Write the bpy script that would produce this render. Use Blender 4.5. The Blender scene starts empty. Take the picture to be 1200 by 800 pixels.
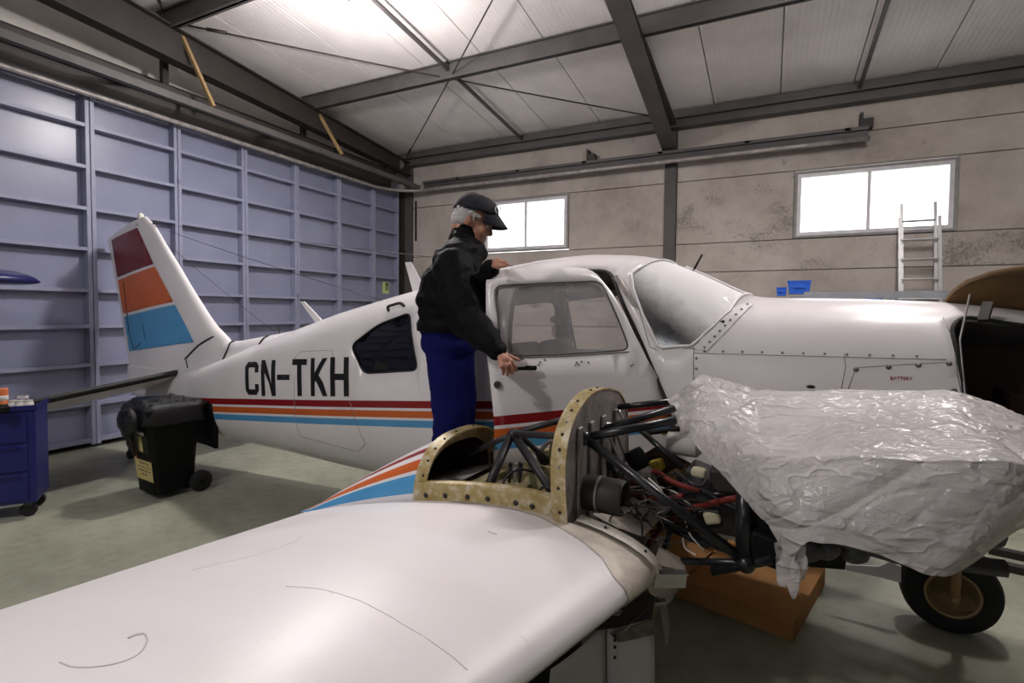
import bpy, bmesh, math, random
import numpy as np
from math import sin, cos, pi, radians, sqrt, atan2, asin, acos, tan
from mathutils import Vector, Matrix
from mathutils.geometry import delaunay_2d_cdt

random.seed(7)
SC = bpy.context.scene
COL = SC.collection

# ------------------------------------------------------------------ camera
H = 1.75
YAW, PITCH, ROLL, FPX, CYP = -.457653, .0386223, .0085324, 611.9187, 389.364
def _axes():
    cy, sy = cos(YAW), sin(YAW); cp, sp = cos(PITCH), sin(PITCH); cr, sr = cos(ROLL), sin(ROLL)
    w = np.array([sy*cp, cy*cp, -sp]); r = np.array([cy, -sy, 0.]); u = np.cross(r, w)
    return cr*r + sr*u, -sr*r + cr*u, w
CR, CU, CW = _axes()
CAM = np.array([0, 0, H])
cam_d = bpy.data.cameras.new('camera')
cam = bpy.data.objects.new('camera', cam_d); COL.objects.link(cam)
cam_d.sensor_width = 36.0
cam_d.lens = FPX/1200*36
cam_d.shift_y = -(400-CYP)/1200
cam_d.clip_start = .02
cam.matrix_world = Matrix(((CR[0], CU[0], -CW[0], 0), (CR[1], CU[1], -CW[1], 0), (CR[2], CU[2], -CW[2], H), (0, 0, 0, 1)))
SC.camera = cam

# ------------------------------------------------------------------ sky, lamps, exposure
world = bpy.data.worlds.new('overcast_sky'); SC.world = world
world.use_nodes = True
bg = world.node_tree.nodes['Background']
bg.inputs[0].default_value = (.95, .97, 1.0, 1); bg.inputs[1].default_value = 3.5
SC.view_settings.view_transform = 'Standard'
SC.view_settings.look = 'None'
SC.view_settings.gamma = 1
SC.view_settings.exposure = 0.0
SC.view_settings.use_curve_mapping = False
SC.cycles.use_denoising = True
SC.cycles.max_bounces = 8
SC.cycles.transparent_max_bounces = 16
SC.cycles.sample_clamp_indirect = 6
# high bay lamps hanging under the roof: (x, y, z, bare watts, watts thrown down by the reflector); the first is the one in the picture
LAMPS = [(-4.50, 4.62, 5.16, 185, 185), (1.3, 3.75, 5.25, 140, 0), (1.3, 5.6, 5.25, 0, 170), (-3.0, -2.0, 5.6, 0, 330)]

# ------------------------------------------------------------------ projection helpers (pixel of the 1200x800 photo -> a point at a real distance)
def ray(px, py): return CW + CR*(px-600)/FPX + CU*(CYP-py)/FPX
def at_dep(px, py, d): return CAM + ray(px, py)*d
def at_z(px, py, z):
    d = ray(px, py); return CAM + d*(z-H)/d[2]
def at_x(px, py, x):
    d = ray(px, py); return CAM + d*x/d[0]
def at_y(px, py, y):
    d = ray(px, py); return CAM + d*y/d[1]
ALPHA = radians(3.0)
AX = np.array([cos(ALPHA), -sin(ALPHA), 0]); RT = -np.array([sin(ALPHA), cos(ALPHA), 0])
ORG = np.array([-1.55, 3.40, 0])
def loc(P):                                   # world -> aircraft (t forward, l right, z up)
    d = np.asarray(P, float)-ORG; return np.array([d@AX, d@RT, P[2]])
def wld(t, l, z): return ORG + AX*t + RT*l + np.array([0, 0, z])
def at_l(px, py, l):
    d = ray(px, py); s = (l-((CAM-ORG)@RT))/(d@RT); return loc(CAM+d*s)
def at_t(px, py, t):
    d = ray(px, py); s = (t-((CAM-ORG)@AX))/(d@AX); return loc(CAM+d*s)
def lz(px, py, z): return loc(at_z(px, py, z))
def V(t, l, z): return (t, -l, z)             # aircraft local mesh coordinates (y is left)
def Vp(p): return (p[0], -p[1], p[2])

# ------------------------------------------------------------------ materials
def rgb(h):
    return tuple(((int(h[i:i+2], 16)/255)/12.92 if int(h[i:i+2], 16)/255 <= .04045 else ((int(h[i:i+2], 16)/255+.055)/1.055)**2.4) for i in (0, 2, 4))
class NT:
    def __init__(s, name):
        s.m = bpy.data.materials.new(name); s.m.use_nodes = True
        s.t = s.m.node_tree; s.n = s.t.nodes; s.b = s.n['Principled BSDF']
    def node(s, ty, **kw):
        x = s.n.new(ty)
        for k, v in kw.items(): setattr(x, k, v)
        return x
    def link(s, a, b): s.t.links.new(a, b)
    def coords(s, kind='Object', scale=(1, 1, 1)):
        tc = s.node('ShaderNodeTexCoord'); mp = s.node('ShaderNodeMapping')
        mp.inputs['Scale'].default_value = scale
        s.link(tc.outputs[kind], mp.inputs['Vector']); return mp.outputs['Vector']
    def noise(s, scale, detail=4, rough=.55, vec=None):
        x = s.node('ShaderNodeTexNoise'); x.inputs['Scale'].default_value = scale
        x.inputs['Detail'].default_value = detail; x.inputs['Roughness'].default_value = rough
        if vec is not None: s.link(vec, x.inputs['Vector'])
        return x.outputs['Fac']
    def ramp(s, fac, stops, const=False):
        x = s.node('ShaderNodeValToRGB'); cr = x.color_ramp
        if const: cr.interpolation = 'CONSTANT'
        while len(cr.elements) < len(stops): cr.elements.new(.5)
        for e, (p, c) in zip(cr.elements, stops):
            e.position = p; e.color = (*c, 1) if len(c) == 3 else c
        s.link(fac, x.inputs['Fac']); return x.outputs['Color']
    def mix(s, fac, a, b, mode='MIX'):
        x = s.node('ShaderNodeMix'); x.data_type = 'RGBA'; x.blend_type = mode
        for sk, v in ((x.inputs['Factor'], fac), (x.inputs['A'], a), (x.inputs['B'], b)):
            if isinstance(v, (int, float)): sk.default_value = v
            elif isinstance(v, tuple): sk.default_value = (*v, 1)
            else: s.link(v, sk)
        return next(o for o in x.outputs if o.type == 'RGBA')
    def math(s, op, a, b=0):
        x = s.node('ShaderNodeMath'); x.operation = op
        for sk, v in zip(x.inputs, (a, b)):
            if isinstance(v, (int, float)): sk.default_value = v
            else: s.link(v, sk)
        return x.outputs[0]
    def bump(s, h, strength=.3, dist=.01):
        x = s.node('ShaderNodeBump'); x.inputs['Strength'].default_value = strength
        x.inputs['Distance'].default_value = dist; s.link(h, x.inputs['Height']); s.link(x.outputs[0], s.b.inputs['Normal'])
    def base(s, c):
        if isinstance(c, tuple): s.b.inputs['Base Color'].default_value = (*c[:3], 1)
        else: s.link(c, s.b.inputs['Base Color'])
    def set(s, rough=.5, metal=0., spec=None):
        s.b.inputs['Roughness'].default_value = rough; s.b.inputs['Metallic'].default_value = metal
        if spec is not None: s.b.inputs['Specular IOR Level'].default_value = spec
M = {}
def simple(key, c, rough=.5, metal=0., var=.12, scale=6, bump=0., spec=None, name=None):
    n = NT(name or key)
    f = n.noise(scale, 5, .6, n.coords())
    lo = tuple(max(0, x*(1-var)) for x in c); hi = tuple(min(1, x*(1+var)) for x in c)
    n.base(n.ramp(f, [(.3, lo), (.7, hi)])); n.set(rough, metal, spec)
    if bump: n.bump(n.noise(scale*12, 4, .6, n.coords()), bump, .004)
    M[key] = n.m; return n

WHITE = (.80, .765, .775)
simple('white_paint', WHITE, .28, 0, .04, 3)
simple('cabin_lining', (.50, .48, .49), .8)
simple('lavender_trim', (.25, .23, .36), .7)
simple('steel_grey', (.075, .068, .066), .55, 0, .2, 3)
simple('steel_brown', (.024, .0185, .016), .6, 0, .3, 3)
simple('track_metal', (.34, .31, .30), .45, .3, .35, 8)
simple('door_blue', (.225, .235, .335), .31, 0, .07, 2.2)
simple('door_frame_blue', (.25, .26, .36), .42, 0, .08, 5)
simple('navy_plastic', (.008, .008, .09), .35)
simple('cart_blue', (.007, .008, .11), .4, 0, .15)
simple('black_plastic', (.0035, .0035, .004), .55, spec=.2)
simple('black_bag', (.004, .004, .005), .12, 0, .2, 20, .8)
simple('rubber', (.008, .008, .008), .75)
simple('tube_black', (.011, .011, .014), .28, 0, .3)
simple('tube_grey', (.03, .027, .03), .45, .2, .3)
simple('silver', (.55, .54, .53), .35, .85)
simple('dull_metal', (.30, .275, .25), .5, .6, .35, 25)
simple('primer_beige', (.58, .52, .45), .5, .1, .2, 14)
simple('red_part', (.35, .012, .01), .5)
simple('red_hose', (.19, .02, .015), .5)
simple('yellow_part', (.55, .42, .05), .5)
simple('cream_plastic', (.6, .55, .38), .5)
simple('skin_tone', (.46, .22, .145), .5, 0, .12, 40)
simple('grey_hair', (.55, .53, .52), .7, 0, .25, 120, .6)
simple('cap_navy', (.006, .006, .012), .85, 0, .2, 60)
simple('jacket_black', (.0022, .0022, .003), .7, 0, .3, 8, .25, .13)
simple('trousers_blue', (.0045, .0055, .072), .85, 0, .25, 7, .15, .12)
simple('white_emblem', (.7, .7, .7), .6)
simple('red_emblem', (.25, .03, .03), .6)
simple('dark_lens', (.02, .02, .025), .2)
simple('red_paint', (.28, .012, .014), .33, 0, .1)
simple('fin_red', (.17, .008, .007), .33, 0, .15)
simple('orange_paint', (.62, .13, .025), .33, 0, .08)
simple('sky_blue_paint', (.085, .33, .62), .33, 0, .08)
simple('black_paint', (.008, .008, .008), .4)
simple('label_yellow', (.62, .5, .2), .6, 0, .1, 30)
simple('label_white', (.55, .52, .48), .6)
simple('cup_white', (.75, .72, .68), .4)
simple('orange_can', (.6, .16, .05), .4)
simple('bin_blue', (.02, .12, .62), .35)
simple('shelf_grey', (.27, .28, .31), .5)
simple('aluminium', (.56, .55, .55), .35, .75)
simple('window_frame_white', (.62, .60, .61), .4)
simple('mortar', (.28, .265, .26), .9, 0, .15, 12)
simple('sign_green', (.55, .62, .28), .5)
simple('sign_black', (.015, .02, .01), .5)
simple('lid_inside', (.14, .075, .022), .5, .1, .45, 4)
simple('nose_inside', (.032, .010, .007), .75)
simple('deicer_black', (.012, .012, .012), .6)
simple('walkway_grey', (.2, .19, .19), .8)
simple('rust_yellow', (.33, .22, .10), .6)
simple('engine_grey', (.09, .087, .09), .5, .5, .4, 10)
simple('text_red', (.32, .012, .014), .5)
simple('dark_cladding', (.035, .033, .03), .8)
simple('flange_pale', (.72, .67, .60), .45, .1, .12, 18)
simple('seam_grey', (.30, .28, .275), .6)
simple('scuff_grey', (.60, .57, .565), .5)
simple('cap_button', (.02, .02, .03), .8)

# fuselage paint: three bands that climb towards the nose
n = NT('striped_paint')
tc = n.node('ShaderNodeTexCoord'); sp = n.node('ShaderNodeSeparateXYZ'); n.link(tc.outputs['Object'], sp.inputs[0])
tt = n.math('ADD', sp.outputs[0], .417)
line = n.math('ADD', n.math('MULTIPLY', tt, .0955), 1.163)
wd = n.math('ADD', n.math('MULTIPLY', tt, -.010), .180)
u = n.math('DIVIDE', n.math('SUBTRACT', line, sp.outputs[2]), wd)
cl = n.math('ADD', n.math('MULTIPLY', u, .5), .25)            # band 0..1 -> .25...75
def bp(x): return .25+.5*x
RED, ORA, BLU = (.25, .010, .013), (.60, .125, .025), (.085, .32, .60)
colr = n.ramp(cl, [(0, WHITE), (bp(0), RED), (bp(.27), WHITE), (bp(.37), ORA), (bp(.64), WHITE), (bp(.73), BLU), (bp(1.), WHITE)], True)
dirt = n.ramp(n.noise(2.2, 6, .6, n.coords()), [(.35, (.93, .92, .91)), (.65, (1, 1, 1))])
n.base(n.mix(1.0, colr, dirt, 'MULTIPLY')); n.set(.27)
M['striped_paint'] = n.m

# wing paint with faint wear
n = NT('wing_paint')
w1 = n.ramp(n.noise(1.3, 6, .65, n.coords('Object', (1, 3, 1))), [(.3, (.95, .945, .94)), (.6, (1, 1, 1))])
w2 = n.ramp(n.noise(9, 5, .7, n.coords('Object', (1, 2.5, 1))), [(.22, (.80, .78, .76)), (.33, (1, 1, 1))])
n.base(n.mix(1.0, n.mix(1.0, WHITE, w1, 'MULTIPLY'), w2, 'MULTIPLY')); n.set(.40)
M['wing_paint'] = n.m

# green-yellow zinc primer with wear
n = NT('zinc_primer')
f = n.noise(16, 7, .65, n.coords())
n.base(n.ramp(f, [(.28, (.10, .075, .03)), (.45, (.36, .30, .16)), (.58, (.44, .39, .25)), (.75, (.55, .51, .42))])); n.set(.55, .1)
M['zinc_primer'] = n.m
n = NT('flange_primer')
f = n.noise(22, 7, .7, n.coords())
n.base(n.ramp(f, [(.3, (.30, .20, .05)), (.5, (.42, .33, .15)), (.68, (.62, .57, .48))])); n.set(.5, .2)
M['flange_primer'] = n.m
n = NT('firewall_metal')
f = n.noise(9, 7, .7, n.coords())
n.base(n.ramp(f, [(.3, (.13, .115, .10)), (.55, (.31, .285, .27)), (.75, (.42, .40, .38))])); n.set(.45, .45)
M['firewall_metal'] = n.m

# concrete
n = NT('concrete')
g = n.noise(1.1, 8, .7, n.coords('Generated' if False else 'Object'))
st = n.noise(3.5, 8, .75, n.coords('Object', (1, 1, .55)))
c1 = n.ramp(g, [(.28, (.31, .265, .235)), (.5, (.44, .39, .35)), (.75, (.55, .505, .465))])
c2 = n.ramp(st, [(.28, (.5, .47, .45)), (.40, (1, 1, 1))])
n.base(n.mix(.75, c1, c2, 'MULTIPLY')); n.set(.9)
n.bump(n.noise(40, 6, .7, n.coords()), .35, .006)
M['concrete'] = n.m
n = NT('stained_concrete')
g = n.noise(1.1, 8, .7, n.coords())
st = n.noise(30, 8, .8, n.coords('Object', (1, 1, .8))); big_ = n.noise(1.6, 4, .6, n.coords('Object', (1, 1, 1.3)))
c1 = n.ramp(g, [(.28, (.31, .265, .235)), (.5, (.44, .39, .35)), (.75, (.55, .505, .465))])
mk = n.ramp(n.math('ADD', st, n.math('MULTIPLY', big_, 1.1)), [(.84, (1, 1, 1)), (.99, (.0, .0, .0))])
n.base(n.mix(n.math('MULTIPLY', mk, .62), c1, (.10, .088, .08))); n.set(.9)
n.bump(n.noise(40, 6, .7, n.coords()), .35, .006)
M['stained_concrete'] = n.m

# floor
n = NT('painted_floor')
g = n.noise(.9, 8, .65, n.coords()); h = n.noise(7, 8, .7, n.coords())
c1 = n.ramp(g, [(.3, (.22, .23, .17)), (.55, (.33, .335, .26)), (.75, (.42, .415, .34))])
c2 = n.ramp(h, [(.3, (.78, .77, .74)), (.55, (1, 1, 1))])
n.base(n.mix(.8, c1, c2, 'MULTIPLY'))
rr = n.ramp(h, [(.3, (.55, .55, .55)), (.7, (.4, .4, .4))]); n.link(rr, n.b.inputs['Roughness'])
M['painted_floor'] = n.m

# ribbed sheet: ribs along one object axis
def ribbed(key, c, axis, pitch, var=.1):
    n = NT(key)
    w = n.node('ShaderNodeTexWave'); w.wave_type = 'BANDS'; w.bands_direction = axis; w.wave_profile = 'SIN'
    w.inputs['Scale'].default_value = .314/pitch
    n.link(n.coords(), w.inputs['Vector'])
    g = n.noise(1.2, 5, .6, n.coords())
    n.base(n.ramp(g, [(.3, tuple(x*(1-var) for x in c)), (.7, tuple(min(1, x*(1+var)) for x in c))])); n.set(.45)
    n.bump(n.ramp(w.outputs['Fac'], [(.75, (1, 1, 1)), (1., (0, 0, 0))]), .35, .006)
    M[key] = n.m
ribbed('roof_sheet', (.80, .755, .75), 'X', .07)
ribbed('gable_sheet', (.72, .67, .62), 'Y', .16)

# cardboard
n = NT('cardboard')
n.base(n.ramp(n.noise(5, 6, .6, n.coords()), [(.3, (.40, .185, .055)), (.7, (.52, .26, .095))])); n.set(.85)
M['cardboard'] = n.m

# clear acrylic and window glass
def glass(key, tint, gloss=.12, rough=.03, haze=0., hazec=(.5, .5, .5)):
    n = NT(key)
    tr = n.node('ShaderNodeBsdfTransparent'); tr.inputs[0].default_value = (*tint, 1)
    gl = n.node('ShaderNodeBsdfGlossy'); gl.inputs['Roughness'].default_value = rough
    lw = n.node('ShaderNodeLayerWeight'); lw.inputs['Blend'].default_value = .35
    mx = n.node('ShaderNodeMixShader')
    f = n.math('ADD', n.math('MULTIPLY', lw.outputs['Fresnel'], .6), gloss)
    n.link(f, mx.inputs[0]); n.link(tr.outputs[0], mx.inputs[1]); n.link(gl.outputs[0], mx.inputs[2])
    last = mx.outputs[0]
    if haze:
        df = n.node('ShaderNodeBsdfDiffuse'); df.inputs[0].default_value = (*hazec, 1)
        m2 = n.node('ShaderNodeMixShader'); m2.inputs[0].default_value = haze
        n.link(last, m2.inputs[1]); n.link(df.outputs[0], m2.inputs[2]); last = m2.outputs[0]
    out = n.n['Material Output']; n.n.remove(n.b); n.link(last, out.inputs['Surface'])
    M[key] = n.m; return n
glass('acrylic', (.95, .94, .95), .04, .06, .24, (.85, .82, .82))
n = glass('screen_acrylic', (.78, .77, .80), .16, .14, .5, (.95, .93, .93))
# bright reflection painted in as white haze over the screen's upper part, still clear along the lower edge and the front quarter
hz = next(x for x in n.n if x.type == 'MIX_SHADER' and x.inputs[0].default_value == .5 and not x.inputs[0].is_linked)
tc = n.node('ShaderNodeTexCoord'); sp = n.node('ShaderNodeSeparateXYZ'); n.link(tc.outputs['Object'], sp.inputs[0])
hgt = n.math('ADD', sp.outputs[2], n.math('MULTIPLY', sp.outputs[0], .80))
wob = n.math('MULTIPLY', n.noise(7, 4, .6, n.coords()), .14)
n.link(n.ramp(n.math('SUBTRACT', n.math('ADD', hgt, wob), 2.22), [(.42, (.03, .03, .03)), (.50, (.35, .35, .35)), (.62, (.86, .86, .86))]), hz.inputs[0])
glass('dark_acrylic', (.035, .03, .05), .05, .05, .25, (.02, .018, .035))
glass('window_glass', (.97, .98, .99), .03, .02)

# crinkled polythene: thin, glossy, see-through where it is single
n = NT('polythene')
out = n.n['Material Output']
tr = n.node('ShaderNodeBsdfTransparent'); tr.inputs[0].default_value = (.88, .85, .83, 1)
tl = n.node('ShaderNodeBsdfTranslucent'); tl.inputs[0].default_value = (.66, .60, .56, 1)
n.base((.82, .79, .78)); n.set(.24); n.b.inputs['Specular IOR Level'].default_value = .6
vec = n.coords('Object', (1, 1, 1))
def crease(sc, st_, wdt, det=2):            # sharp creases along the zero lines of a noise
    f = n.noise(sc, det, .5, n.coords('Object', st_)); d = n.math('ABSOLUTE', n.math('SUBTRACT', f, .5))
    return n.ramp(d, [(0, (1, 1, 1)), (wdt*.4, (.35, .35, .35)), (wdt, (0, 0, 0))])
hh = n.math('ADD', n.math('ADD', n.math('MULTIPLY', crease(3.2, (1, 1.4, 2.6), .10), .9), n.math('MULTIPLY', crease(9, (1, 1.5, 1.6), .09), .45)), n.math('ADD', n.math('MULTIPLY', crease(24, (1, 1.2, 1.2), .10), .16), n.math('MULTIPLY', n.noise(6, 2, .5, vec), .7)))
n.bump(hh, .55, .016)
m1 = n.node('ShaderNodeMixShader'); m1.inputs[0].default_value = .25
n.link(n.b.outputs[0], m1.inputs[1]); n.link(tl.outputs[0], m1.inputs[2])
m2 = n.node('ShaderNodeMixShader')
tf = n.ramp(n.noise(2.6, 4, .5, vec), [(.36, (.16, .16, .16)), (.6, (.44, .44, .44))])
n.link(tf, m2.inputs[0]); n.link(m1.outputs[0], m2.inputs[1]); n.link(tr.outputs[0], m2.inputs[2])
n.link(m2.outputs[0], out.inputs['Surface'])
M['polythene'] = n.m

def emit(key, c, s):
    n = NT(key); n.base((0, 0, 0)); n.b.inputs['Emission Color'].default_value = (*c, 1); n.b.inputs['Emission Strength'].default_value = s
    M[key] = n.m
emit('lamp_glow', (1, .93, .90), 60)

# ------------------------------------------------------------------ object helpers
def tag(o, label=None, cat=None, group=None, kind=None):
    if label: o['label'] = label
    if cat: o['category'] = cat
    if group: o['group'] = group
    if kind: o['kind'] = kind
    return o
def empty(name, loc_=(0, 0, 0), rz=0, parent=None):
    o = bpy.data.objects.new(name, None); COL.objects.link(o); o.location = loc_; o.rotation_euler = (0, 0, rz)
    o.empty_display_size = .1
    if parent: o.parent = parent
    return o
def mat(m): return M[m] if isinstance(m, str) else m
class MB:
    def __init__(s): s.v = []; s.f = []; s.mi = []
    def add(s, vs, fs, mi=0):
        b = len(s.v); s.v += [tuple(map(float, p)) for p in vs]
        s.f += [tuple(i+b for i in f) for f in fs]; s.mi += [mi]*len(fs); return s
    def box(s, c, d, R=None, mi=0):
        vs = []
        for sx in (-.5, .5):
            for sy in (-.5, .5):
                for sz in (-.5, .5):
                    p = Vector((sx*d[0], sy*d[1], sz*d[2]))
                    if R is not None: p = R @ p
                    vs.append((p.x+c[0], p.y+c[1], p.z+c[2]))
        return s.add(vs, [(0, 1, 3, 2), (4, 6, 7, 5), (0, 4, 5, 1), (2, 3, 7, 6), (0, 2, 6, 4), (1, 5, 7, 3)], mi)
    def box2(s, a, b, mi=0):
        return s.box([(a[i]+b[i])/2 for i in range(3)], [abs(b[i]-a[i]) for i in range(3)], None, mi)
    def tube(s, pts, r, n=8, caps=True, mi=0, closed=False):
        P = [Vector(p) for p in pts]; N = len(P)
        rs = r if isinstance(r, (list, tuple)) else [r]*N
        T = []
        for i in range(N):
            a = P[(i-1) % N] if closed or i > 0 else P[i]; b = P[(i+1) % N] if closed or i < N-1 else P[i]
            T.append((b-a).normalized())
        up = Vector((0, 0, 1)) if abs(T[0].z) < .9 else Vector((1, 0, 0))
        x = T[0].cross(up).normalized(); vs = []
        for i in range(N):
            x = (x - T[i]*x.dot(T[i])).normalized(); y = T[i].cross(x)
            for k in range(n):
                a = 2*pi*k/n; vs.append(P[i]+(x*cos(a)+y*sin(a))*rs[i])
        fs = []
        for i in range(N if closed else N-1):
            j = (i+1) % N
            for k in range(n):
                fs.append((i*n+k, i*n+(k+1) % n, j*n+(k+1) % n, j*n+k))
        if caps and not closed: fs += [tuple(range(n))[::-1], tuple((N-1)*n+k for k in range(n))]
        return s.add(vs, fs, mi)
    def rod(s, a, b, w, h=None, mi=0, up=(0, 0, 1)):        # rectangular bar from a to b
        h = h or w; A_, B_ = Vector(a), Vector(b); d = (B_-A_); L = d.length; d.normalize()
        u_ = Vector(up)
        if abs(d.dot(u_)) > .98: u_ = Vector((1, 0, 0))
        x = d.cross(u_).normalized(); z = x.cross(d)
        R = Matrix((x, d, z)).transposed(); c = (A_+B_)/2
        return s.box(c, (w, L, h), R, mi)
    def lathe(s, prof, n=24, c=(0, 0, 0), axis='Z', mi=0, R=None):
        vs = []
        for (r, z) in prof:
            for k in range(n):
                a = 2*pi*k/n; p = Vector((r*cos(a), r*sin(a), z))
                if axis == 'X': p = Vector((p.z, p.x, p.y))
                if axis == 'Y': p = Vector((p.y, p.z, p.x))
                if R is not None: p = R @ p
                vs.append((p.x+c[0], p.y+c[1], p.z+c[2]))
        fs = []
        for i in range(len(prof)-1):
            for k in range(n):
                fs.append((i*n+k, i*n+(k+1) % n, (i+1)*n+(k+1) % n, (i+1)*n+k))
        if prof[0][0] > 1e-6: fs.append(tuple(range(n))[::-1])
        if prof[-1][0] > 1e-6: fs.append(tuple((len(prof)-1)*n+k for k in range(n)))
        return s.add(vs, fs, mi)
    def grid(s, rows, mi=0, closed=False, mifn=None):
        R_, C_ = len(rows), len(rows[0]); b = len(s.v)
        for r in rows: s.v += [tuple(map(float, p)) for p in r]
        for i in range(R_-1):
            for j in range(C_ if closed else C_-1):
                k = (j+1) % C_
                s.f.append((b+i*C_+j, b+i*C_+k, b+(i+1)*C_+k, b+(i+1)*C_+j)); s.mi.append(mifn(i, j) if mifn else mi)
        return s
    def prism(s, poly, off, mi=0):                         # poly of 3D points, extruded by vector off
        n = len(poly); vs = [Vector(p) for p in poly]+[Vector(p)+Vector(off) for p in poly]
        fs = [tuple(range(n))[::-1], tuple(range(n, 2*n))]+[(i, (i+1) % n, n+(i+1) % n, n+i) for i in range(n)]
        return s.add(vs, fs, mi)
    def sphere(s, c, r, nu=12, nv=8, mi=0):
        r = r if isinstance(r, (tuple, list)) else (r, r, r)
        vs = [(c[0], c[1], c[2]-r[2])]
        for i in range(1, nv):
            a = -pi/2+pi*i/nv
            for k in range(nu):
                b = 2*pi*k/nu; vs.append((c[0]+r[0]*cos(a)*cos(b), c[1]+r[1]*cos(a)*sin(b), c[2]+r[2]*sin(a)))
        vs.append((c[0], c[1], c[2]+r[2])); fs = []
        for k in range(nu): fs.append((0, 1+(k+1) % nu, 1+k))
        for i in range(nv-2):
            for k in range(nu):
                fs.append((1+i*nu+k, 1+i*nu+(k+1) % nu, 1+(i+1)*nu+(k+1) % nu, 1+(i+1)*nu+k))
        e = len(vs)-1
        for k in range(nu): fs.append((e, 1+(nv-2)*nu+k, 1+(nv-2)*nu+(k+1) % nu))
        return s.add(vs, fs, mi)
    def build(s, name, m, parent=None, smooth=False, angle=None, fix=True):
        me = bpy.data.meshes.new(name); me.from_pydata(s.v, [], s.f)
        for x in (m if isinstance(m, (list, tuple)) else [m]): me.materials.append(mat(x))
        me.polygons.foreach_set('material_index', s.mi)
        if fix:
            bm = bmesh.new(); bm.from_mesh(me); bmesh.ops.recalc_face_normals(bm, faces=bm.faces); bm.to_mesh(me); bm.free()
        if smooth:
            me.polygons.foreach_set('use_smooth', [True]*len(me.polygons))
            if angle: me.set_sharp_from_angle(angle=radians(angle))
        me.update()
        o = bpy.data.objects.new(name, me); COL.objects.link(o)
        if parent: o.parent = parent
        return o
def bevel(o, w=.01, seg=2):
    m = o.modifiers.new('bevel', 'BEVEL'); m.width = w; m.segments = seg; m.limit_method = 'ANGLE'; m.angle_limit = radians(40); return o
def bake(o):                                               # turn modifiers into plain mesh
    bpy.context.view_layer.update()
    dg = bpy.context.evaluated_depsgraph_get(); ev = o.evaluated_get(dg)
    me = bpy.data.meshes.new_from_object(ev); o.modifiers.clear(); o.data = me; return o
def blob(name, parts, voxel, m, parent=None, smooth=4, bumpy=0., bscale=.1, size=1.):
    """parts: ('s', p0, r0, p1, r1) tapered limb, ('e', centre, radii[, R]) ellipsoid; fused into one skin."""
    b = MB()
    for p in parts:
        if p[0] == 's':
            _, p0, r0, p1, r1 = p; r0 *= size; r1 *= size; A_, B_ = Vector(p0), Vector(p1); d = B_-A_; L = max(d.length, 1e-5); d.normalize()
            pts, rs = [], []
            for k in range(6): a = -pi/2+pi/2*k/5; pts.append(A_+d*(r0*sin(a))); rs.append(max(r0*cos(a), 1e-4))
            for k in range(6): a = pi/2*k/5; pts.append(B_+d*(r1*sin(a))); rs.append(max(r1*cos(a), 1e-4))
            b.tube(pts, rs, 14)
        else:
            i0 = len(b.v); b.sphere((0, 0, 0), tuple(q*size for q in p[2]), 16, 10); R = p[3] if len(p) > 3 else None
            for i in range(i0, len(b.v)):
                q = Vector(b.v[i]); q = R @ q if R is not None else q
                b.v[i] = (q.x+p[1][0], q.y+p[1][1], q.z+p[1][2])
    o = b.build(name, m, parent, True)
    r = o.modifiers.new('remesh', 'REMESH'); r.mode = 'VOXEL'; r.voxel_size = voxel; r.use_smooth_shade = True
    s = o.modifiers.new('smooth', 'SMOOTH'); s.iterations = smooth; s.factor = .5
    if bumpy:
        t = bpy.data.textures.new(name+'_folds', 'CLOUDS'); t.noise_scale = bscale; t.noise_depth = 2
        dm = o.modifiers.new('folds', 'DISPLACE'); dm.texture = t; dm.strength = bumpy; dm.mid_level = .5
    bake(o)
    o.data.polygons.foreach_set('use_smooth', [True]*len(o.data.polygons))
    return o
def inside(p, poly):
    x, y = p; c = False; n = len(poly); j = n-1
    for i in range(n):
        xi, yi = poly[i]; xj, yj = poly[j]
        if (yi > y) != (yj > y) and x < (xj-xi)*(y-yi)/(yj-yi)+xi: c = not c
        j = i
    return c
def densify(poly, step):
    out = []
    for i in range(len(poly)):
        a, b = poly[i], poly[(i+1) % len(poly)]; d = math.hypot(b[0]-a[0], b[1]-a[1]); k = max(1, int(d/step))
        out += [(a[0]+(b[0]-a[0])*j/k, a[1]+(b[1]-a[1])*j/k) for j in range(k)]
    return out
def rounded(poly, r, seg=4):
    out = []; n = len(poly)
    for i in range(n):
        p = Vector(poly[i]); a = Vector(poly[i-1])-p; b = Vector(poly[(i+1) % n])-p
        k = min(r, a.length*.45, b.length*.45); A_ = p+a.normalized()*k; B_ = p+b.normalized()*k
        for j in range(seg+1):
            t = j/seg; q = A_*(1-t)**2+p*2*t*(1-t)+B_*t*t; out.append((q.x, q.y))
    return out
def triangulate(outer, holes, step, keep_outer=True):
    """2D mesh of outer minus holes with interior points; returns points, triangles."""
    outer = densify(outer, step); holes = [densify(h, step) for h in holes]
    pts = list(outer); edges = [(i, (i+1) % len(outer)) for i in range(len(outer))]
    for h in holes:
        b = len(pts); pts += h; edges += [(b+i, b+(i+1) % len(h)) for i in range(len(h))]
    xs = [p[0] for p in outer]; ys = [p[1] for p in outer]
    bnd = np.array(pts)
    ny = int((max(ys)-min(ys))/step)+1; nx = int((max(xs)-min(xs))/step)+1
    for i in range(1, nx):
        for j in range(1, ny):
            p = (min(xs)+i*step, min(ys)+j*step)
            if not inside(p, outer) or any(inside(p, h) for h in holes): continue
            if np.min(np.hypot(bnd[:, 0]-p[0], bnd[:, 1]-p[1])) < step*.45: continue
            pts.append(p)
    vo, eo, fo, *_ = delaunay_2d_cdt([Vector(p) for p in pts], edges, [], 0, 1e-6)
    tri = []
    for f in fo:
        c = sum((vo[i] for i in f), Vector((0, 0)))/len(f)
        if inside(c, outer) and not any(inside(c, h) for h in holes): tri.append(tuple(f))
    return [(v.x, v.y) for v in vo], tri
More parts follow.
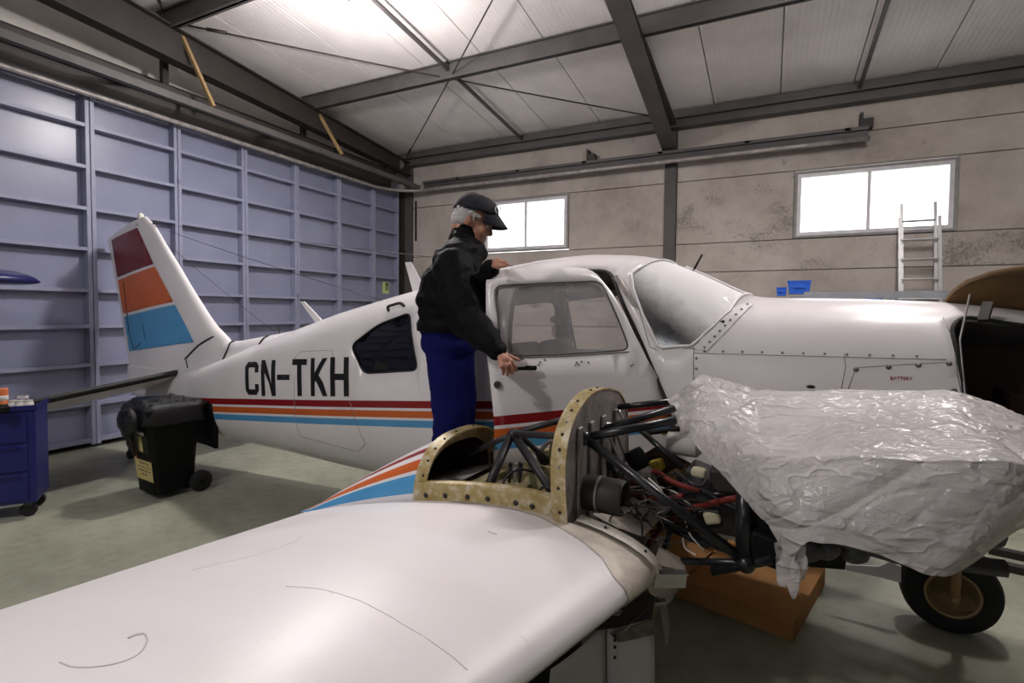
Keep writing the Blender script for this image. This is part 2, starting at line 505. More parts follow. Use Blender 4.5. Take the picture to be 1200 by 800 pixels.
def dup(o, parent=None):
    c = o.copy(); COL.objects.link(c)
    if parent: c.parent = parent
    return c
def catenary(a, b, sag, n=10):
    A_, B_ = Vector(a), Vector(b)
    return [A_.lerp(B_, i/n)+Vector((0, 0, -sag*4*(i/n)*(1-i/n))) for i in range(n+1)]
def spline(pts, n=6):                                       # Catmull-Rom through points
    P = [Vector(p) for p in pts]; P = [P[0]*2-P[1]]+P+[P[-1]*2-P[-2]]; out = []
    for i in range(1, len(P)-2):
        for k in range(n):
            t = k/n; p0, p1, p2, p3 = P[i-1:i+3]
            out.append(.5*((2*p1)+(p2-p0)*t+(2*p0-5*p1+4*p2-p3)*t*t+(3*p1-p0-3*p2+p3)*t**3))
    return out+[P[-2]]

# ================================================================== THE BUILDING
XW, YW = -7.60, 9.766                       # plane of the sliding door leaves, plane of the back wall
XR, YF = 10.5, -5.5                         # right wall and front wall, out of the picture
def roof_z(y): return 5.30+.097*(9.7-y)
fl = MB().box2((-9, YF-.3, -.12), (XR+.3, YW+.3, 0)).build('floor', 'painted_floor'); tag(fl, 'green grey painted concrete hangar floor', 'floor', kind='structure')

# back wall: a core with window openings, faced with precast planks
WIN = [(-5.46, -3.63, 3.045, 4.05), (.36, 2.375, 3.035, 4.025)]
wb = MB(); y0, y1 = YW+.05, YW+.20
wb.box2((-9, y0, 0), (XR, y1, 3.0)); wb.box2((-9, y0, 4.09), (XR, y1, 5.6))
xs = [-9, WIN[0][0]-.04, WIN[0][1]+.04, WIN[1][0]-.04, WIN[1][1]+.04, XR]
for i in (0, 2, 4): wb.box2((xs[i], y0, 3.0), (xs[i+1], y1, 4.09))
wall = wb.build('wall_back', 'concrete'); tag(wall, 'grey brown precast concrete wall at the back of the hangar', 'wall', kind='structure')
COLX = [-7.45, -1.65, 3.9, 9.4]
rows = [0, .49, .98, 1.48, 1.98, 2.48, 2.985, 4.095, 4.6, 5.25]
def plank(x0, x1, z0, z1, m='concrete'):
    g = .006; p = random.uniform(-.006, .004)
    bevel(MB().box2((x0+g, YW+p, z0+g), (x1-g, YW+.052, z1-g)).build('plank', m, wall), .006, 1)
for b in range(3):
    x0, x1 = COLX[b]+.1, COLX[b+1]-.1
    for r in range(len(rows)-1):
        z0, z1 = rows[r], rows[r+1]
        if r == 6 and b < 2:
            w = WIN[b]; plank(x0, w[0]-.045, z0, z1, 'stained_concrete' if b == 1 else 'concrete'); plank(w[1]+.045, x1, z0, z1)
        else:
            plank(x0, x1, z0, z1, 'stained_concrete' if (b == 0 and r in (3, 4)) or (b == 1 and r == 5) else 'concrete')
for i, x in enumerate(COLX):
    c = MB().box2((x-.10, YW-.05, 0), (x+.10, YW+.05, 5.0)).build('column', 'steel_grey', wall)
MB().box2((-7.75, YW-.10, 0), (-7.55, YW+.05, 4.5)).build('jamb', 'steel_brown', wall)
MB().box2((-7.28, YW-.03, 3.35), (-7.24, YW, 4.25)).build('conduit', 'steel_brown', wall)
# windows
for i, (x0, x1, z0, z1) in enumerate(WIN):
    f = MB(); w = .055
    f.box2((x0, YW-.01, z0), (x1, YW+.06, z0+w)); f.box2((x0, YW-.01, z1-w), (x1, YW+.06, z1))
    f.box2((x0, YW-.01, z0+w), (x0+w, YW+.06, z1-w)); f.box2((x1-w, YW-.01, z0+w), (x1, YW+.06, z1-w))
    wi = f.build('window_%d' % (i+1), 'window_frame_white'); tag(wi, ['white framed window behind the man in the cap, daylight outside', 'white framed window above the ladder, daylight outside'][i], 'window', kind='structure')
    xm = (x0+x1)/2-(.03 if i else -.02)
    MB().box2((xm-.022, YW, z0+w), (xm+.022, YW+.05, z1-w)).build('mullion', 'window_frame_white', wi)
    for a, b in ((x0+w, xm-.022), (xm+.022, x1-w)):
        MB().box2((a, YW+.028, z0+w), (b, YW+.034, z1-w)).build('pane', 'window_glass', wi)
    s = MB(); g = .045
    s.box2((x0-g, YW-.012, z1), (x1+g, YW+.06, z1+g)); s.box2((x0-g, YW-.012, z0-g*.8), (x1+g, YW+.06, z0))
    s.box2((x0-g, YW-.012, z0), (x0, YW+.06, z1)); s.box2((x1, YW-.012, z0), (x1+g, YW+.06, z1))
    s.build('mortar_surround', 'mortar', wi)

# roof: sheets, purlins, rafters, bracing
ce = MB(); ce.add([(-9, YF, roof_z(YF)+.10), (XR, YF, roof_z(YF)+.10), (XR, YW+.2, roof_z(YW+.2)+.10), (-9, YW+.2, roof_z(YW+.2)+.10),
                   (-9, YF, roof_z(YF)+.14), (XR, YF, roof_z(YF)+.14), (XR, YW+.2, roof_z(YW+.2)+.14), (-9, YW+.2, roof_z(YW+.2)+.14)],
                  [(0, 1, 2, 3), (4, 5, 6, 7), (0, 1, 5, 4), (1, 2, 6, 5), (2, 3, 7, 6), (3, 0, 4, 7)])
ceil = ce.build('ceiling', 'roof_sheet'); tag(ceil, 'pale ribbed sheet roof over grey steel purlins', 'ceiling', kind='structure')
x = -8.93
while x < XR-.2:
    b = MB(); g = .008; ya, yb = YF, YW+.1
    b.add([(x+g, ya, roof_z(ya)), (x+1-g, ya, roof_z(ya)), (x+1-g, yb, roof_z(yb)), (x+g, yb, roof_z(yb)),
           (x+g, ya, roof_z(ya)+.09), (x+1-g, ya, roof_z(ya)+.09), (x+1-g, yb, roof_z(yb)+.09), (x+g, yb, roof_z(yb)+.09)],
          [(0, 1, 2, 3), (4, 5, 6, 7), (0, 1, 5, 4), (1, 2, 6, 5), (2, 3, 7, 6), (3, 0, 4, 7)])
    b.build('roof_sheet', 'roof_sheet', ceil); x += 1
def raft_top(y): return roof_z(y)-.27
for y in (6.87, 4.42, 1.9, -.6, -3.1):
    zb = raft_top(y); p = MB()
    p.box2((-7.6, y-.015, zb), (XR, y+.015, roof_z(y)-.005)); p.box2((-7.6, y-.05, zb), (XR, y+.05, zb+.02)); p.box2((-7.6, y-.05, roof_z(y)-.03), (XR, y+.05, roof_z(y)-.012))
    p.box2((-7.6, y+.03, zb+.02), (XR, y+.05, zb+.05))
    p.build('purlin', 'steel_grey', ceil)
p = MB(); p.box2((-7.6, 9.55, 5.0), (XR, 9.74, 5.11)); p.box2((-7.6, 9.60, 5.11), (XR, 9.74, 5.15)); p.box2((-7.6, 9.52, 5.15), (XR, 9.74, 5.27))
p.build('eave_beam', 'steel_grey', ceil)
def rafter(x, bot, w, m, flange=True, ya=YF, yb=9.62):
    b = MB(); N = 14
    def row(xx): return xx
    ys = [ya+(yb-ya)*i/N for i in range(N+1)]
    for xa, xb, fa, fb in ((x-.012, x+.012, lambda y: bot(y), lambda y: raft_top(y)), (x-w, x+w, lambda y: bot(y)-.02, lambda y: bot(y)), (x-w, x+w, lambda y: raft_top(y), lambda y: raft_top(y)+.02)):
        R_ = [[(xa, y, fa(y)), (xb, y, fa(y)), (xb, y, fb(y)), (xa, y, fb(y))] for y in ys]
        b.grid(R_, 0, True)
    return b.build('rafter', m, ceil)
rafter(-7.36, lambda y: min(raft_top(y)-.22, 5.40-.062*y), .10, 'steel_brown')
rafter(-1.655, lambda y: 5.35-.193*(y-6.0) if y > 4.6 else min(5.62, raft_top(y)-.2), .125, 'steel_grey')
rafter(3.9, lambda y: 5.35-.193*(y-6.0) if y > 4.6 else min(5.62, raft_top(y)-.2), .125, 'steel_grey')
rafter(9.4, lambda y: 5.35-.193*(y-6.0) if y > 4.6 else min(5.62, raft_top(y)-.2), .125, 'steel_grey')
for xm in (-4.50, 1.14, 6.7):
    for ya, yb in ((9.55, 6.9), (6.84, 4.45), (4.39, 1.93)):
        MB().rod((xm, ya, roof_z(ya)-.13), (xm, yb, roof_z(yb)-.13), .045, .045).build('sag_bar', 'steel_grey', ceil)
cz = lambda y: raft_top(y)+.10
for a, b in (((-7.3, 9.45), (-1.75, 4.45)), ((-7.25, 4.55), (-1.75, 9.45)), ((-7.3, 4.3), (-1.75, -.5)), ((-7.25, -.5), (-1.75, 4.3))):
    m_ = MB().tube(catenary((a[0], a[1], cz(a[1])), (b[0], b[1], cz(b[1])), .03), .011, 6)
    q = Vector((a[0], a[1], cz(a[1]))).lerp(Vector((b[0], b[1], cz(b[1]))), .035)
    d = (Vector((b[0], b[1], cz(b[1])))-Vector((a[0], a[1], cz(a[1])))).normalized()
    m_.tube([q, q+d*.25], .024, 6)
    m_.build('brace_rod', 'steel_brown', ceil, True)
# right wall and front wall close the room out of view
w = MB().box2((XR, YF, 0), (XR+.15, YW+.2, 7)).build('wall_right', 'dark_cladding'); tag(w, 'concrete side wall of the hangar', 'wall', kind='structure')
w = MB(); w.box2((-9, YF-.15, 0), (XR, YF, 3.3)); w.box2((-9, YF-.15, 4.3), (XR, YF, 7))
for x0, x1 in ((-9, -6), (1, XR)): w.box2((x0, YF-.15, 3.3), (x1, YF, 4.3))
w = w.build('wall_front', 'dark_cladding'); tag(w, 'sheet clad front wall of the hangar', 'wall', kind='structure')
for i, (x0, x1) in enumerate(((-6, 1),)):            # unseen strip window, added as fill light for the camera-facing sides
    f = MB()
    for a_, b_ in (((x0, 3.3), (x1, 3.35)), ((x0, 4.25), (x1, 4.3)), ((x0, 3.35), (x0+.05, 4.25)), ((x1-.05, 3.35), (x1, 4.25)), ((x0+3.47, 3.35), (x0+3.53, 4.25))): f.box2((a_[0], YF-.10, a_[1]), (b_[0], YF-.04, b_[1]))
    wi = f.build('window_%d' % (i+3), 'window_frame_white'); tag(wi, 'unseen strip window added in the front wall for fill light', 'window', kind='structure')
    for p0, p1 in ((x0+.05, x0+3.47), (x0+3.53, x1-.05)): MB().box2((p0, YF-.075, 3.35), (p1, YF-.068, 4.25)).build('pane', 'window_glass', wi)
for (x0, x1, z0, z1, y, rx) in [(-6, 1, 3.3, 4.3, YF-.16, 90)]+[(w_[0], w_[1], w_[2], w_[3], YW+.22, -90) for w_ in WIN]:
    ld = bpy.data.lights.new('sky_portal', 'AREA'); ld.shape = 'RECTANGLE'; ld.size = x1-x0; ld.size_y = z1-z0; ld.cycles.is_portal = True
    lo = bpy.data.objects.new('sky_portal', ld); COL.objects.link(lo); lo.location = ((x0+x1)/2, y, (z0+z1)/2); lo.rotation_euler = (radians(rx), 0, 0)
# gable over the doors
wl = MB().box2((-8.35, YF, 4.3), (-8.2, YW+.2, 6.9)).build('wall_left', 'gable_sheet'); tag(wl, 'pale ribbed sheet gable above the blue doors', 'wall', kind='structure')
MB().box2((-8.22, YF, 5.02), (-8.12, YW, 5.10)).build('gable_rail', 'steel_brown', wl)
MB().box2((-8.35, YF, 0), (-7.9, YW, .02)).build('sill', 'steel_brown', wl)
MB().box2((-8.35, YF, 0), (-8.25, YW+.2, 4.3)).build('backing', 'steel_brown', wl)

# sliding door leaves
posts = [-4.87, -3.82, -2.77, -1.72, -.67, .38, 1.43, 2.48, 3.56, 4.63, 5.69, 6.72, 7.75, 8.75, 9.58]
zr = [.09, .555, 1.045, 1.527, 1.975, 2.488, 2.988, 3.50, 4.005]
ordn = ['first', 'second', 'third', 'fourth', 'fifth', 'sixth', 'seventh', 'eighth', 'ninth', 'tenth', 'eleventh', 'twelfth', 'thirteenth', 'fourteenth']
mesh_cache = {}
for i in range(len(posts)-1):
    a, b = posts[i], posts[i+1]; W = b-a
    d = empty('door_%d' % (i+1), (XW, a, 0)); tag(d, 'blue steel sliding hangar door leaf, %s from the back corner' % ordn[len(posts)-2-i], 'door', 'blue sliding door leaves', 'structure')
    MB().box2((-.135, .012, .06), (-.122, W-.012, 4.58)).build('door_skin', 'door_blue', d)
    for y in (.004, W-.051):
        bevel(MB().box2((-.122, y, .04), (.0, y+.047, 4.6)).build('post', 'door_frame_blue', d), .004, 1)
    for z in zr:
        MB().box2((-.122, .051, z-.02), (-.004, W-.051, z+.022)).build('rail', 'door_frame_blue', d)
    if i % 2 == 1:
        hg = MB()
        for z in (.60, 2.0, 3.55): hg.tube([(.012, .0, z), (.012, .0, z+.12)], .014, 8)
        hg.build('hinge', 'door_frame_blue', d, True)
    MB().box2((-.05, W*.5-.04, 4.58), (-.02, W*.5+.04, 4.72)).build('hanger', 'steel_brown', d)
# photoluminescent exit sign on the last leaf but one
c_ = at_x(452, 337, XW-.12)
s = MB().box2((XW-.124, c_[1]-.11, c_[2]-.13), (XW-.114, c_[1]+.11, c_[2]+.13)).build('exit_sign', 'sign_green'); tag(s, 'small pale green running man exit sign on the blue door', 'sign')
b = MB(); X0 = XW-.114; yc, zc_ = c_[1], c_[2]
b.box2((X0, yc-.01, zc_-.06), (X0+.003, yc+.085, zc_+.105))
b.build('doorway_pictogram', 'sign_black', s)
b = MB(); X1 = X0+.003
b.tube([(X1, yc+.0, zc_+.02), (X1, yc+.035, zc_+.03), (X1, yc+.055, zc_)], .008, 6); b.tube([(X1, yc+.03, zc_+.04), (X1, yc+.035, zc_-.01), (X1, yc+.06, zc_-.05)], .010, 6)
b.tube([(X1, yc+.033, zc_-.01), (X1, yc+.005, zc_-.04)], .009, 6); b.sphere((X1, yc+.04, zc_+.065), .015, 8, 6)
b.box2((X0, yc-.10, zc_-.11), (X0+.003, yc+.09, zc_-.085))
b.build('running_man', 'sign_green', s)

# door track, curving round the corner onto the back wall
t = empty('door_track', (XW, 4, 4.35)); tag(t, 'long steel door track over the blue doors, curving along the back wall', 'track')
def rel(p): return (p[0]-XW, p[1]-4, p[2]-4.35)
path = [(-7.5, y, 4.36) for y in np.linspace(YF, 8.7, 12)]+[(-7.5+.75*(1-cos(a)), 8.75+.75*sin(a), 4.375+.02*a) for a in np.linspace(.12, pi/2, 9)]+[(x, 9.5, 4.41) for x in np.linspace(-6.4, 1.29, 8)]
b = MB(); b.tube([rel(p) for p in path], .035, 8); b.build('track_rail', 'track_metal', t, True)
b = MB(); b.box2(rel((-7.85, YF, 4.62)), rel((-7.45, 9.3, 4.80))); b.box2(rel((-7.60, YF, 4.40)), rel((-7.52, 9.2, 4.62))); b.build('track_beam', 'steel_brown', t)
b = MB(); b.box2(rel((-6.9, 9.56, 4.42)), rel((1.27, 9.62, 4.58))); b.box2(rel((-6.9, 9.50, 4.55)), rel((1.27, 9.70, 4.60))); b.build('wall_beam', 'steel_grey', t)
for x in np.linspace(-6, 1, 6):
    MB().box2(rel((x-.04, 9.5, 4.56)), rel((x+.04, 9.76, 4.60))).build('bracket', 'steel_grey', t)
for x in (-3.12, 1.24):
    b = MB(); b.box2(rel((x-.06, 9.58, 4.60)), rel((x+.10, 9.74, 4.74))); b.box2(rel((x-.07, 9.6, 4.60)), rel((x-.03, 9.74, 4.84))); b.build('end_stop', 'steel_brown', t)
tt_ = t
# walkway truss in front of the track
def rel2(p): return tuple(p)
b = MB()
b.rod(rel2((-7.05, YF, 4.545)), rel2((-7.05, 8.9, 4.50)), .09, .09); b.build('girder_front_chord', 'steel_grey', ceil)
MB().rod(rel2((-7.05, 8.9, 4.50)), rel2((-7.0, 9.5, 4.46)), .09, .09).build('girder_corner_chord', 'steel_grey', ceil)
MB().rod(rel2((-7.85, YF, 4.80)), rel2((-7.85, 9.3, 4.78)), .07, .08).build('girder_rear_chord', 'steel_brown', ceil)
for i, y in enumerate(np.arange(-3.8, 9.0, 1.05)):
    e = y+1.05 if i % 2 else y
    MB().rod(rel2((-7.08, y, 4.55)), rel2((-7.85, y+(1.05 if i % 2 else 0), 4.78)), .05, .05).build('girder_lacing', 'steel_brown', ceil)
for y in (4.55, 7.0):
    MB().rod(rel2((-7.75, y, 4.85)), rel2((-7.75, y, roof_z(y)-.3)), .08, .08, 0, (0, 1, 0)).build('hanger_post', 'steel_brown', ceil)
    MB().rod(rel2((-7.05, y+.25, 4.59)), rel2((-7.36, y+.02, raft_top(y)-.02)), .045, .045, 0, (0, 1, 0)).build('hanger_strut', 'rust_yellow', ceil)
# round junction box under the eave in the corner
b = MB(); b.lathe([(.0, -.06), (.11, -.06), (.11, .03), (.075, .05), (.075, .06), (.03, .065), (0, .065)], 20, tuple(at_y(468, 193, 9.35)), 'Y')
o = b.build('wall_fan', 'dull_metal', None, True, 40); tag(o, 'round grey fan housing high in the back corner', 'fan')

# lamps
LN = ['glowing high bay lamp hanging under the roof left of centre', 'high bay lamp over the aircraft nose', 'high bay lamp near the back wall over the ladder', 'high bay lamp over the open floor at the front']
for i, (x, y, z, wp, ws) in enumerate(LAMPS):
    l = empty('high_bay_lamp', (x, y, z)); tag(l, LN[i], 'lamp', 'high bay lamps')
    MB().lathe([(.0, -.12), (.10, -.11), (.17, -.06), (.19, 0), (.17, .06), (.1, .11)], 20).build('glow_globe', 'lamp_glow', l, True)
    MB().lathe([(.10, .10), (.10, .28), (.05, .30), (.05, .34), (0, .34)], 16).build('ballast_case', 'steel_grey', l, True, 40)
    zt_ = roof_z(y)-z
    MB().tube([(0, 0, .33), (0, 0, zt_)], .01, 6).build('hanging_rod', 'steel_grey', l)
    for ty, wts in (('POINT', wp), ('SPOT', ws)):
        if not wts: continue
        ld = bpy.data.lights.new('lamp_bulb', ty); ld.energy = wts; ld.shadow_soft_size = .12; ld.color = (1, .95, .935)
        if ty == 'SPOT': ld.spot_size = radians(165); ld.spot_blend = .5
        lo = bpy.data.objects.new('lamp_bulb', ld); COL.objects.link(lo); lo.parent = l; lo.location = (0, 0, -.40)

# ================================================================== THE AIRCRAFT (local axes: x forward, y left, z up)
AC = empty('aircraft', tuple(ORG), -ALPHA)
tag(AC, 'white twin engined aircraft marked CN-TKH with red, orange and blue stripes, under repair', 'aircraft')
ST = np.array([  # t, top, bottom, half width
    (-5.45, .98, .70, .05), (-4.9, 1.02, .58, .12), (-4.3, 1.06, .48, .19), (-3.8, 1.155, .45, .265), (-3.4, 1.26, .44, .315), (-2.9, 1.405, .435, .375), (-2.4, 1.545, .44, .43),
    (-1.6, 1.755, .435, .52), (-1.0, 1.885, .44, .57), (-.5, 1.985, .45, .605), (-.1, 2.055, .47, .62), (.2, 2.10, .49, .63),
    (.55, 2.125, .51, .635), (.85, 2.105, .54, .635), (1.0, 2.07, .56, .632), (1.14, 2.01, .58, .63), (1.28, 1.94, .60, .628), (1.42, 1.865, .62, .622), (1.50, 1.843, .64, .618),
    (1.7, 1.84, .67, .603), (2.0, 1.835, .72, .575), (2.35, 1.815, .80, .53), (2.65, 1.775, .90, .465), (2.9, 1.70, 1.0, .385), (3.1, 1.59, 1.10, .28), (3.22, 1.46, 1.2, .16), (3.26, 1.35, 1.28, .05)])
def sect(t):
    r = [float(np.interp(t, ST[:, 0], ST[:, k])) for k in (1, 2, 3)]
    # smooth the piecewise lines a little
    h = .07
    r = [(r[k-1]*2+float(np.interp(t-h, ST[:, 0], ST[:, k]))+float(np.interp(t+h, ST[:, 0], ST[:, k])))/4 for k in (1, 2, 3)]
    zt, zb, w = r
    zc = zb+(zt-zb)*.52
    n1 = float(np.interp(t, [-5, -3, -.5, 1, 1.5, 2.3, 3.2], [2.4, 3.0, 3.2, 3.0, 2.9, 2.8, 2.2])); n2 = float(np.interp(t, [-4, 0, 3], [2.3, 3.0, 2.4]))
    return zt, zb, w, zc, n1, n2
def surf(t, th, off=0.):                      # th -90 bottom, 90 top, right hand side; returns (t, l, z)
    zt, zb, w, zc, n1, n2 = sect(t)
    c, s = cos(radians(th)), sin(radians(th)); nn = n1 if s >= 0 else n2
    c = max(c, 0.)
    hh = (zt-zc) if s >= 0 else (zc-zb)
    l = w*c**(2/nn); z = zc+hh*(1 if s >= 0 else -1)*abs(s)**(2/nn)
    if off:
        nl = (max(l, 1e-4)/w)**(nn-1)/w; nz = (1 if s >= 0 else -1)*(abs(z-zc)/hh)**(nn-1)/hh
        m = math.hypot(nl, nz) or 1; l += off*nl/m; z += off*nz/m
    return (t, l, z)
def th_of(t, z):
    zt, zb, w, zc, n1, n2 = sect(t)
    if z >= zc: return math.degrees(asin(min(1, ((z-zc)/(zt-zc))**(n1/2))))
    return -math.degrees(asin(min(1, ((zc-z)/(zc-zb))**(n2/2))))
def l_of(t, z): return surf(t, th_of(t, z))[1]
def img2tz(px, py):
    l = .5
    for _ in range(25): p = at_l(px, py, l); l = .5*l+.5*l_of(p[0], p[2])
    return (float(p[0]), float(p[2]))
KV = .0085                                     # degrees -> domain units
def dom(t, z): return (t, th_of(t, z)*KV)
def rcurve(pts, r=.05, seg=4): return rounded(pts, r, seg)
# openings on the right side, in (t, z)
W_REAR = rcurve([(-1.19, 1.495), (-.93, 1.655), (-.63, 1.745), (-.50, 1.36), (-1.03, 1.30)], .06)
W_MID = rcurve([(-.555, 1.775), (-.13, 1.84), (-.06, 1.42), (-.385, 1.385)], .06)
DOOR = rcurve([(.20, 1.965), (.50, 2.0), (.775, 1.99), (1.0, 1.58), (1.165, 1.22), (1.165, .93), (.245, .93), (.245, 1.2), (.20, 1.6)], .07)
DWIN = rcurve([(.245, 1.885), (.80, 1.918), (.935, 1.565), (.60, 1.54), (.285, 1.53)], .045)
L_A = rcurve([(-.60, 1.80), (-.045, 1.845), (-.055, 1.425), (-.52, 1.385)], .05)
L_B = rcurve([(.06, 1.85), (.60, 1.90), (.75, 1.55), (.60, 1.46), (.085, 1.45)], .05)
def wsline(pts): return [dom(*p) for p in pts]
WS_R = [(1.005, 90*KV)]+wsline([(.985, 2.055), (.935, 2.01), (.895, 1.965), (.92, 1.88), (.99, 1.74), (1.075, 1.585), (1.10, 1.575), (1.235, 1.59), (1.27, 1.62)])+wsline([(1.335, 1.69), (1.40, 1.765)])+[(1.455, 90*KV)]
def shell(side, holes, name, m, t0=-5.45, t1=3.26):
    pts, tri = triangulate([(t0, -90*KV), (t1, -90*KV), (t1, 90*KV), (t0, 90*KV)], holes, .062)
    b = MB(); vs = []
    for (t, v) in pts:
        p = surf(t, v/KV); vs.append((p[0], -p[1]*side, p[2]))
    b.add(vs, tri if side < 0 else [f[::-1] for f in tri]); return b
NOSEH = rcurve([(2.285, 1.62), (2.275, 1.70), (2.33, 1.752), (2.86, 1.655), (2.95, 1.5), (2.90, 1.2), (2.36, 1.10)], .05)
hol = lambda L: [[dom(t, z) for t, z in h] for h in L]
right = shell(1, hol([W_REAR, W_MID, DOOR, NOSEH])+[WS_R], 'fuselage', 'striped_paint')
left = shell(-1, hol([W_REAR, L_A, L_B])+[WS_R], 'fuselage', 'striped_paint')
right.add(left.v, left.f)
fus = right.build('fuselage', ['striped_paint', 'cabin_lining'], AC, True, None, False)
bm = bmesh.new(); bm.from_mesh(fus.data); bmesh.ops.remove_doubles(bm, verts=bm.verts, dist=.003); bmesh.ops.recalc_face_normals(bm, faces=bm.faces); bm.to_mesh(fus.data); bm.free()
fus.data.polygons.foreach_set('use_smooth', [True]*len(fus.data.polygons))
sm = fus.modifiers.new('skin', 'SOLIDIFY'); sm.thickness = .022; sm.offset = -1; sm.material_offset = 1; sm.material_offset_rim = 1
def patch(poly, off, name, m, parent, side=1, step=.06, smooth=True, dompoly=False, hole=None, thick=0., label=None):
    P = poly if dompoly else [dom(t, z) for t, z in poly]
    pts, tri = triangulate(P, [[dom(t, z) for t, z in h] for h in (hole or [])], step)
    vs = []
    for (t, v) in pts:
        p = surf(t, v/KV, off); vs.append((p[0], -p[1]*side, p[2]))
    o = MB().add(vs, tri if side < 0 else [f[::-1] for f in tri]).build(name, m, parent, smooth)
    if thick: s_ = o.modifiers.new('thick', 'SOLIDIFY'); s_.thickness = thick; s_.offset = -1
    return o
def grow(poly, k):
    cx = sum(p[0] for p in poly)/len(poly); cy = sum(p[1] for p in poly)/len(poly)
    return [(p[0]+(p[0]-cx)/math.hypot(p[0]-cx, p[1]-cy)*k, p[1]+(p[1]-cy)/math.hypot(p[0]-cx, p[1]-cy)*k) for p in poly]
def edge_strip(poly, w, off, name, m, parent, side=1):     # rubber or painted strip round an opening
    b = MB(); P = densify(poly, .03)
    pts = []
    for t, z in P:
        p = surf(t, th_of(t, z), off); pts.append((p[0], -p[1]*side, p[2]))
    b.tube(pts, w, 6, False, 0, True); return b.build(name, m, parent, True)
for side, holes, mm in ((1, [W_REAR], ['dark_acrylic']), (1, [W_MID], ['acrylic']), (-1, [W_REAR, L_A, L_B], ['dark_acrylic', 'acrylic', 'acrylic'])):
    for h, m in zip(holes, mm):
        patch(h, -.008, 'side_window', m, AC, side)
        edge_strip(h, .007, -.003, 'window_seal', 'rubber', fus, side)
# rear baggage bulkhead behind the dark window
bk = MB(); R_ = [surf(-.62, th)for th in range(-88, 89, 8)]
bk.add([(p[0], -p[1]*.94, p[2]) for p in R_]+[(p[0], p[1]*.94, p[2]) for p in R_[::-1]], [tuple(range(2*len(R_)))]); bk.build('rear_bulkhead', 'nose_inside', AC)
# windscreen: one blown sheet from side to side with a raised rim
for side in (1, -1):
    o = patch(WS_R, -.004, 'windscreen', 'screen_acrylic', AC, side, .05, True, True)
rim = MB(); pr = [surf(t, v/KV, .004) for t, v in densify(WS_R, .04)[:-1]]
for side in (1, -1):
    k = [(p[0], -p[1]*side, p[2]) for p in pr]; rim.tube([q for q in k if True][:int(len(k))], .007, 6)
rim.build('windscreen_rim', 'white_paint', AC, True)
# screen surround strip along the cowl, riveted
for side in (1, -1):
    strip = [(1.50, 1.842)]
    o = patch([(1.255, 1.575), (1.285, 1.63), (1.345, 1.70), (1.405, 1.772), (1.44, 1.80), (1.50, 1.80), (1.46, 1.75), (1.40, 1.67), (1.34, 1.60), (1.31, 1.565)], .006, 'cowl_strip', 'white_paint', AC, side)
rv = MB()
def rivet(t, z, off=.004, r=.006, side=1):
    p = surf(t, th_of(t, z), off); rv.sphere((p[0], -p[1]*side, p[2]), r, 6, 4)
for k in range(9): rivet(1.30+.17*k/8, 1.585+.21*k/8, .008)
SEAM_Z = lambda t: 1.555+.012*(t-1.25)
for k in range(11): rivet(1.30+.085*k, SEAM_Z(1.3+.085*k)+.012)
for k in range(8): rivet(1.265, 1.53-.05*k)
tag(rv.build('rivets', 'dull_metal', fus, True), kind='stuff')
# panel seams: thin dark grooves lying on the skin
def seam(pts, name='panel_seam', r=.0022, m='seam_grey', side=1, par=None):
    q = []
    for a, b in zip(pts, pts[1:]):
        k = max(1, int(math.hypot(b[0]-a[0], b[1]-a[1])/.05)); q += [(a[0]+(b[0]-a[0])*j/k, a[1]+(b[1]-a[1])*j/k) for j in range(k)]
    q.append(pts[-1]); P = [surf(t, th_of(t, z), .0005) for t, z in q]
    return MB().tube([(p[0], -p[1]*side, p[2]) for p in P], r, 5).build(name, m, par or fus, True)
seam([(1.255, 1.58), (1.25, SEAM_Z(1.25)), (1.265, 1.1)])
seam([(1.25, SEAM_Z(1.25)), (2.25, SEAM_Z(2.25))])
seam([(1.20, 1.575), (1.255, 1.578)])
def im(*pts): return [img2tz(*p) for p in pts]
seam(im((989, 414), (991, 430), (986, 455)), r=.002); seam(im((993, 458), (1003, 430.5), (1060, 427), (1115, 424)), r=.002)
seam(im((1105, 372), (1117, 400), (1122, 440), (1128, 465)), 'nose_seam')
seam(im((742, 330), (748, 358), (757, 392), (762, 407), (769, 409)), r=.0025)
seam(im((345, 420), (352, 412), (388, 410), (391, 418)), r=.0018)
seam(im((345, 440), (348, 500), (352, 511), (420, 529), (428, 520), (410, 470)), r=.0022)
for q in ((1003, 433), (1041, 430), (1076, 428), (1112, 426), (1118, 458)):
    t, z = img2tz(*q); p = surf(t, th_of(t, z), .004); MB().lathe([(0, .004), (.009, .003), (.011, 0)], 10, (p[0], -p[1], p[2]), 'Y').build('panel_fastener', 'dull_metal', fus, True)
# dark scoop and small fittings on the nose side
for q, w in (((950, 453), .018), ((857, 471), .02)):
    t, z = img2tz(*q); p = surf(t, th_of(t, z), .002); MB().sphere((p[0], -p[1], p[2]), (w, .006, w*.45), 10, 6).build('drain_scoop', 'rubber', fus, True)
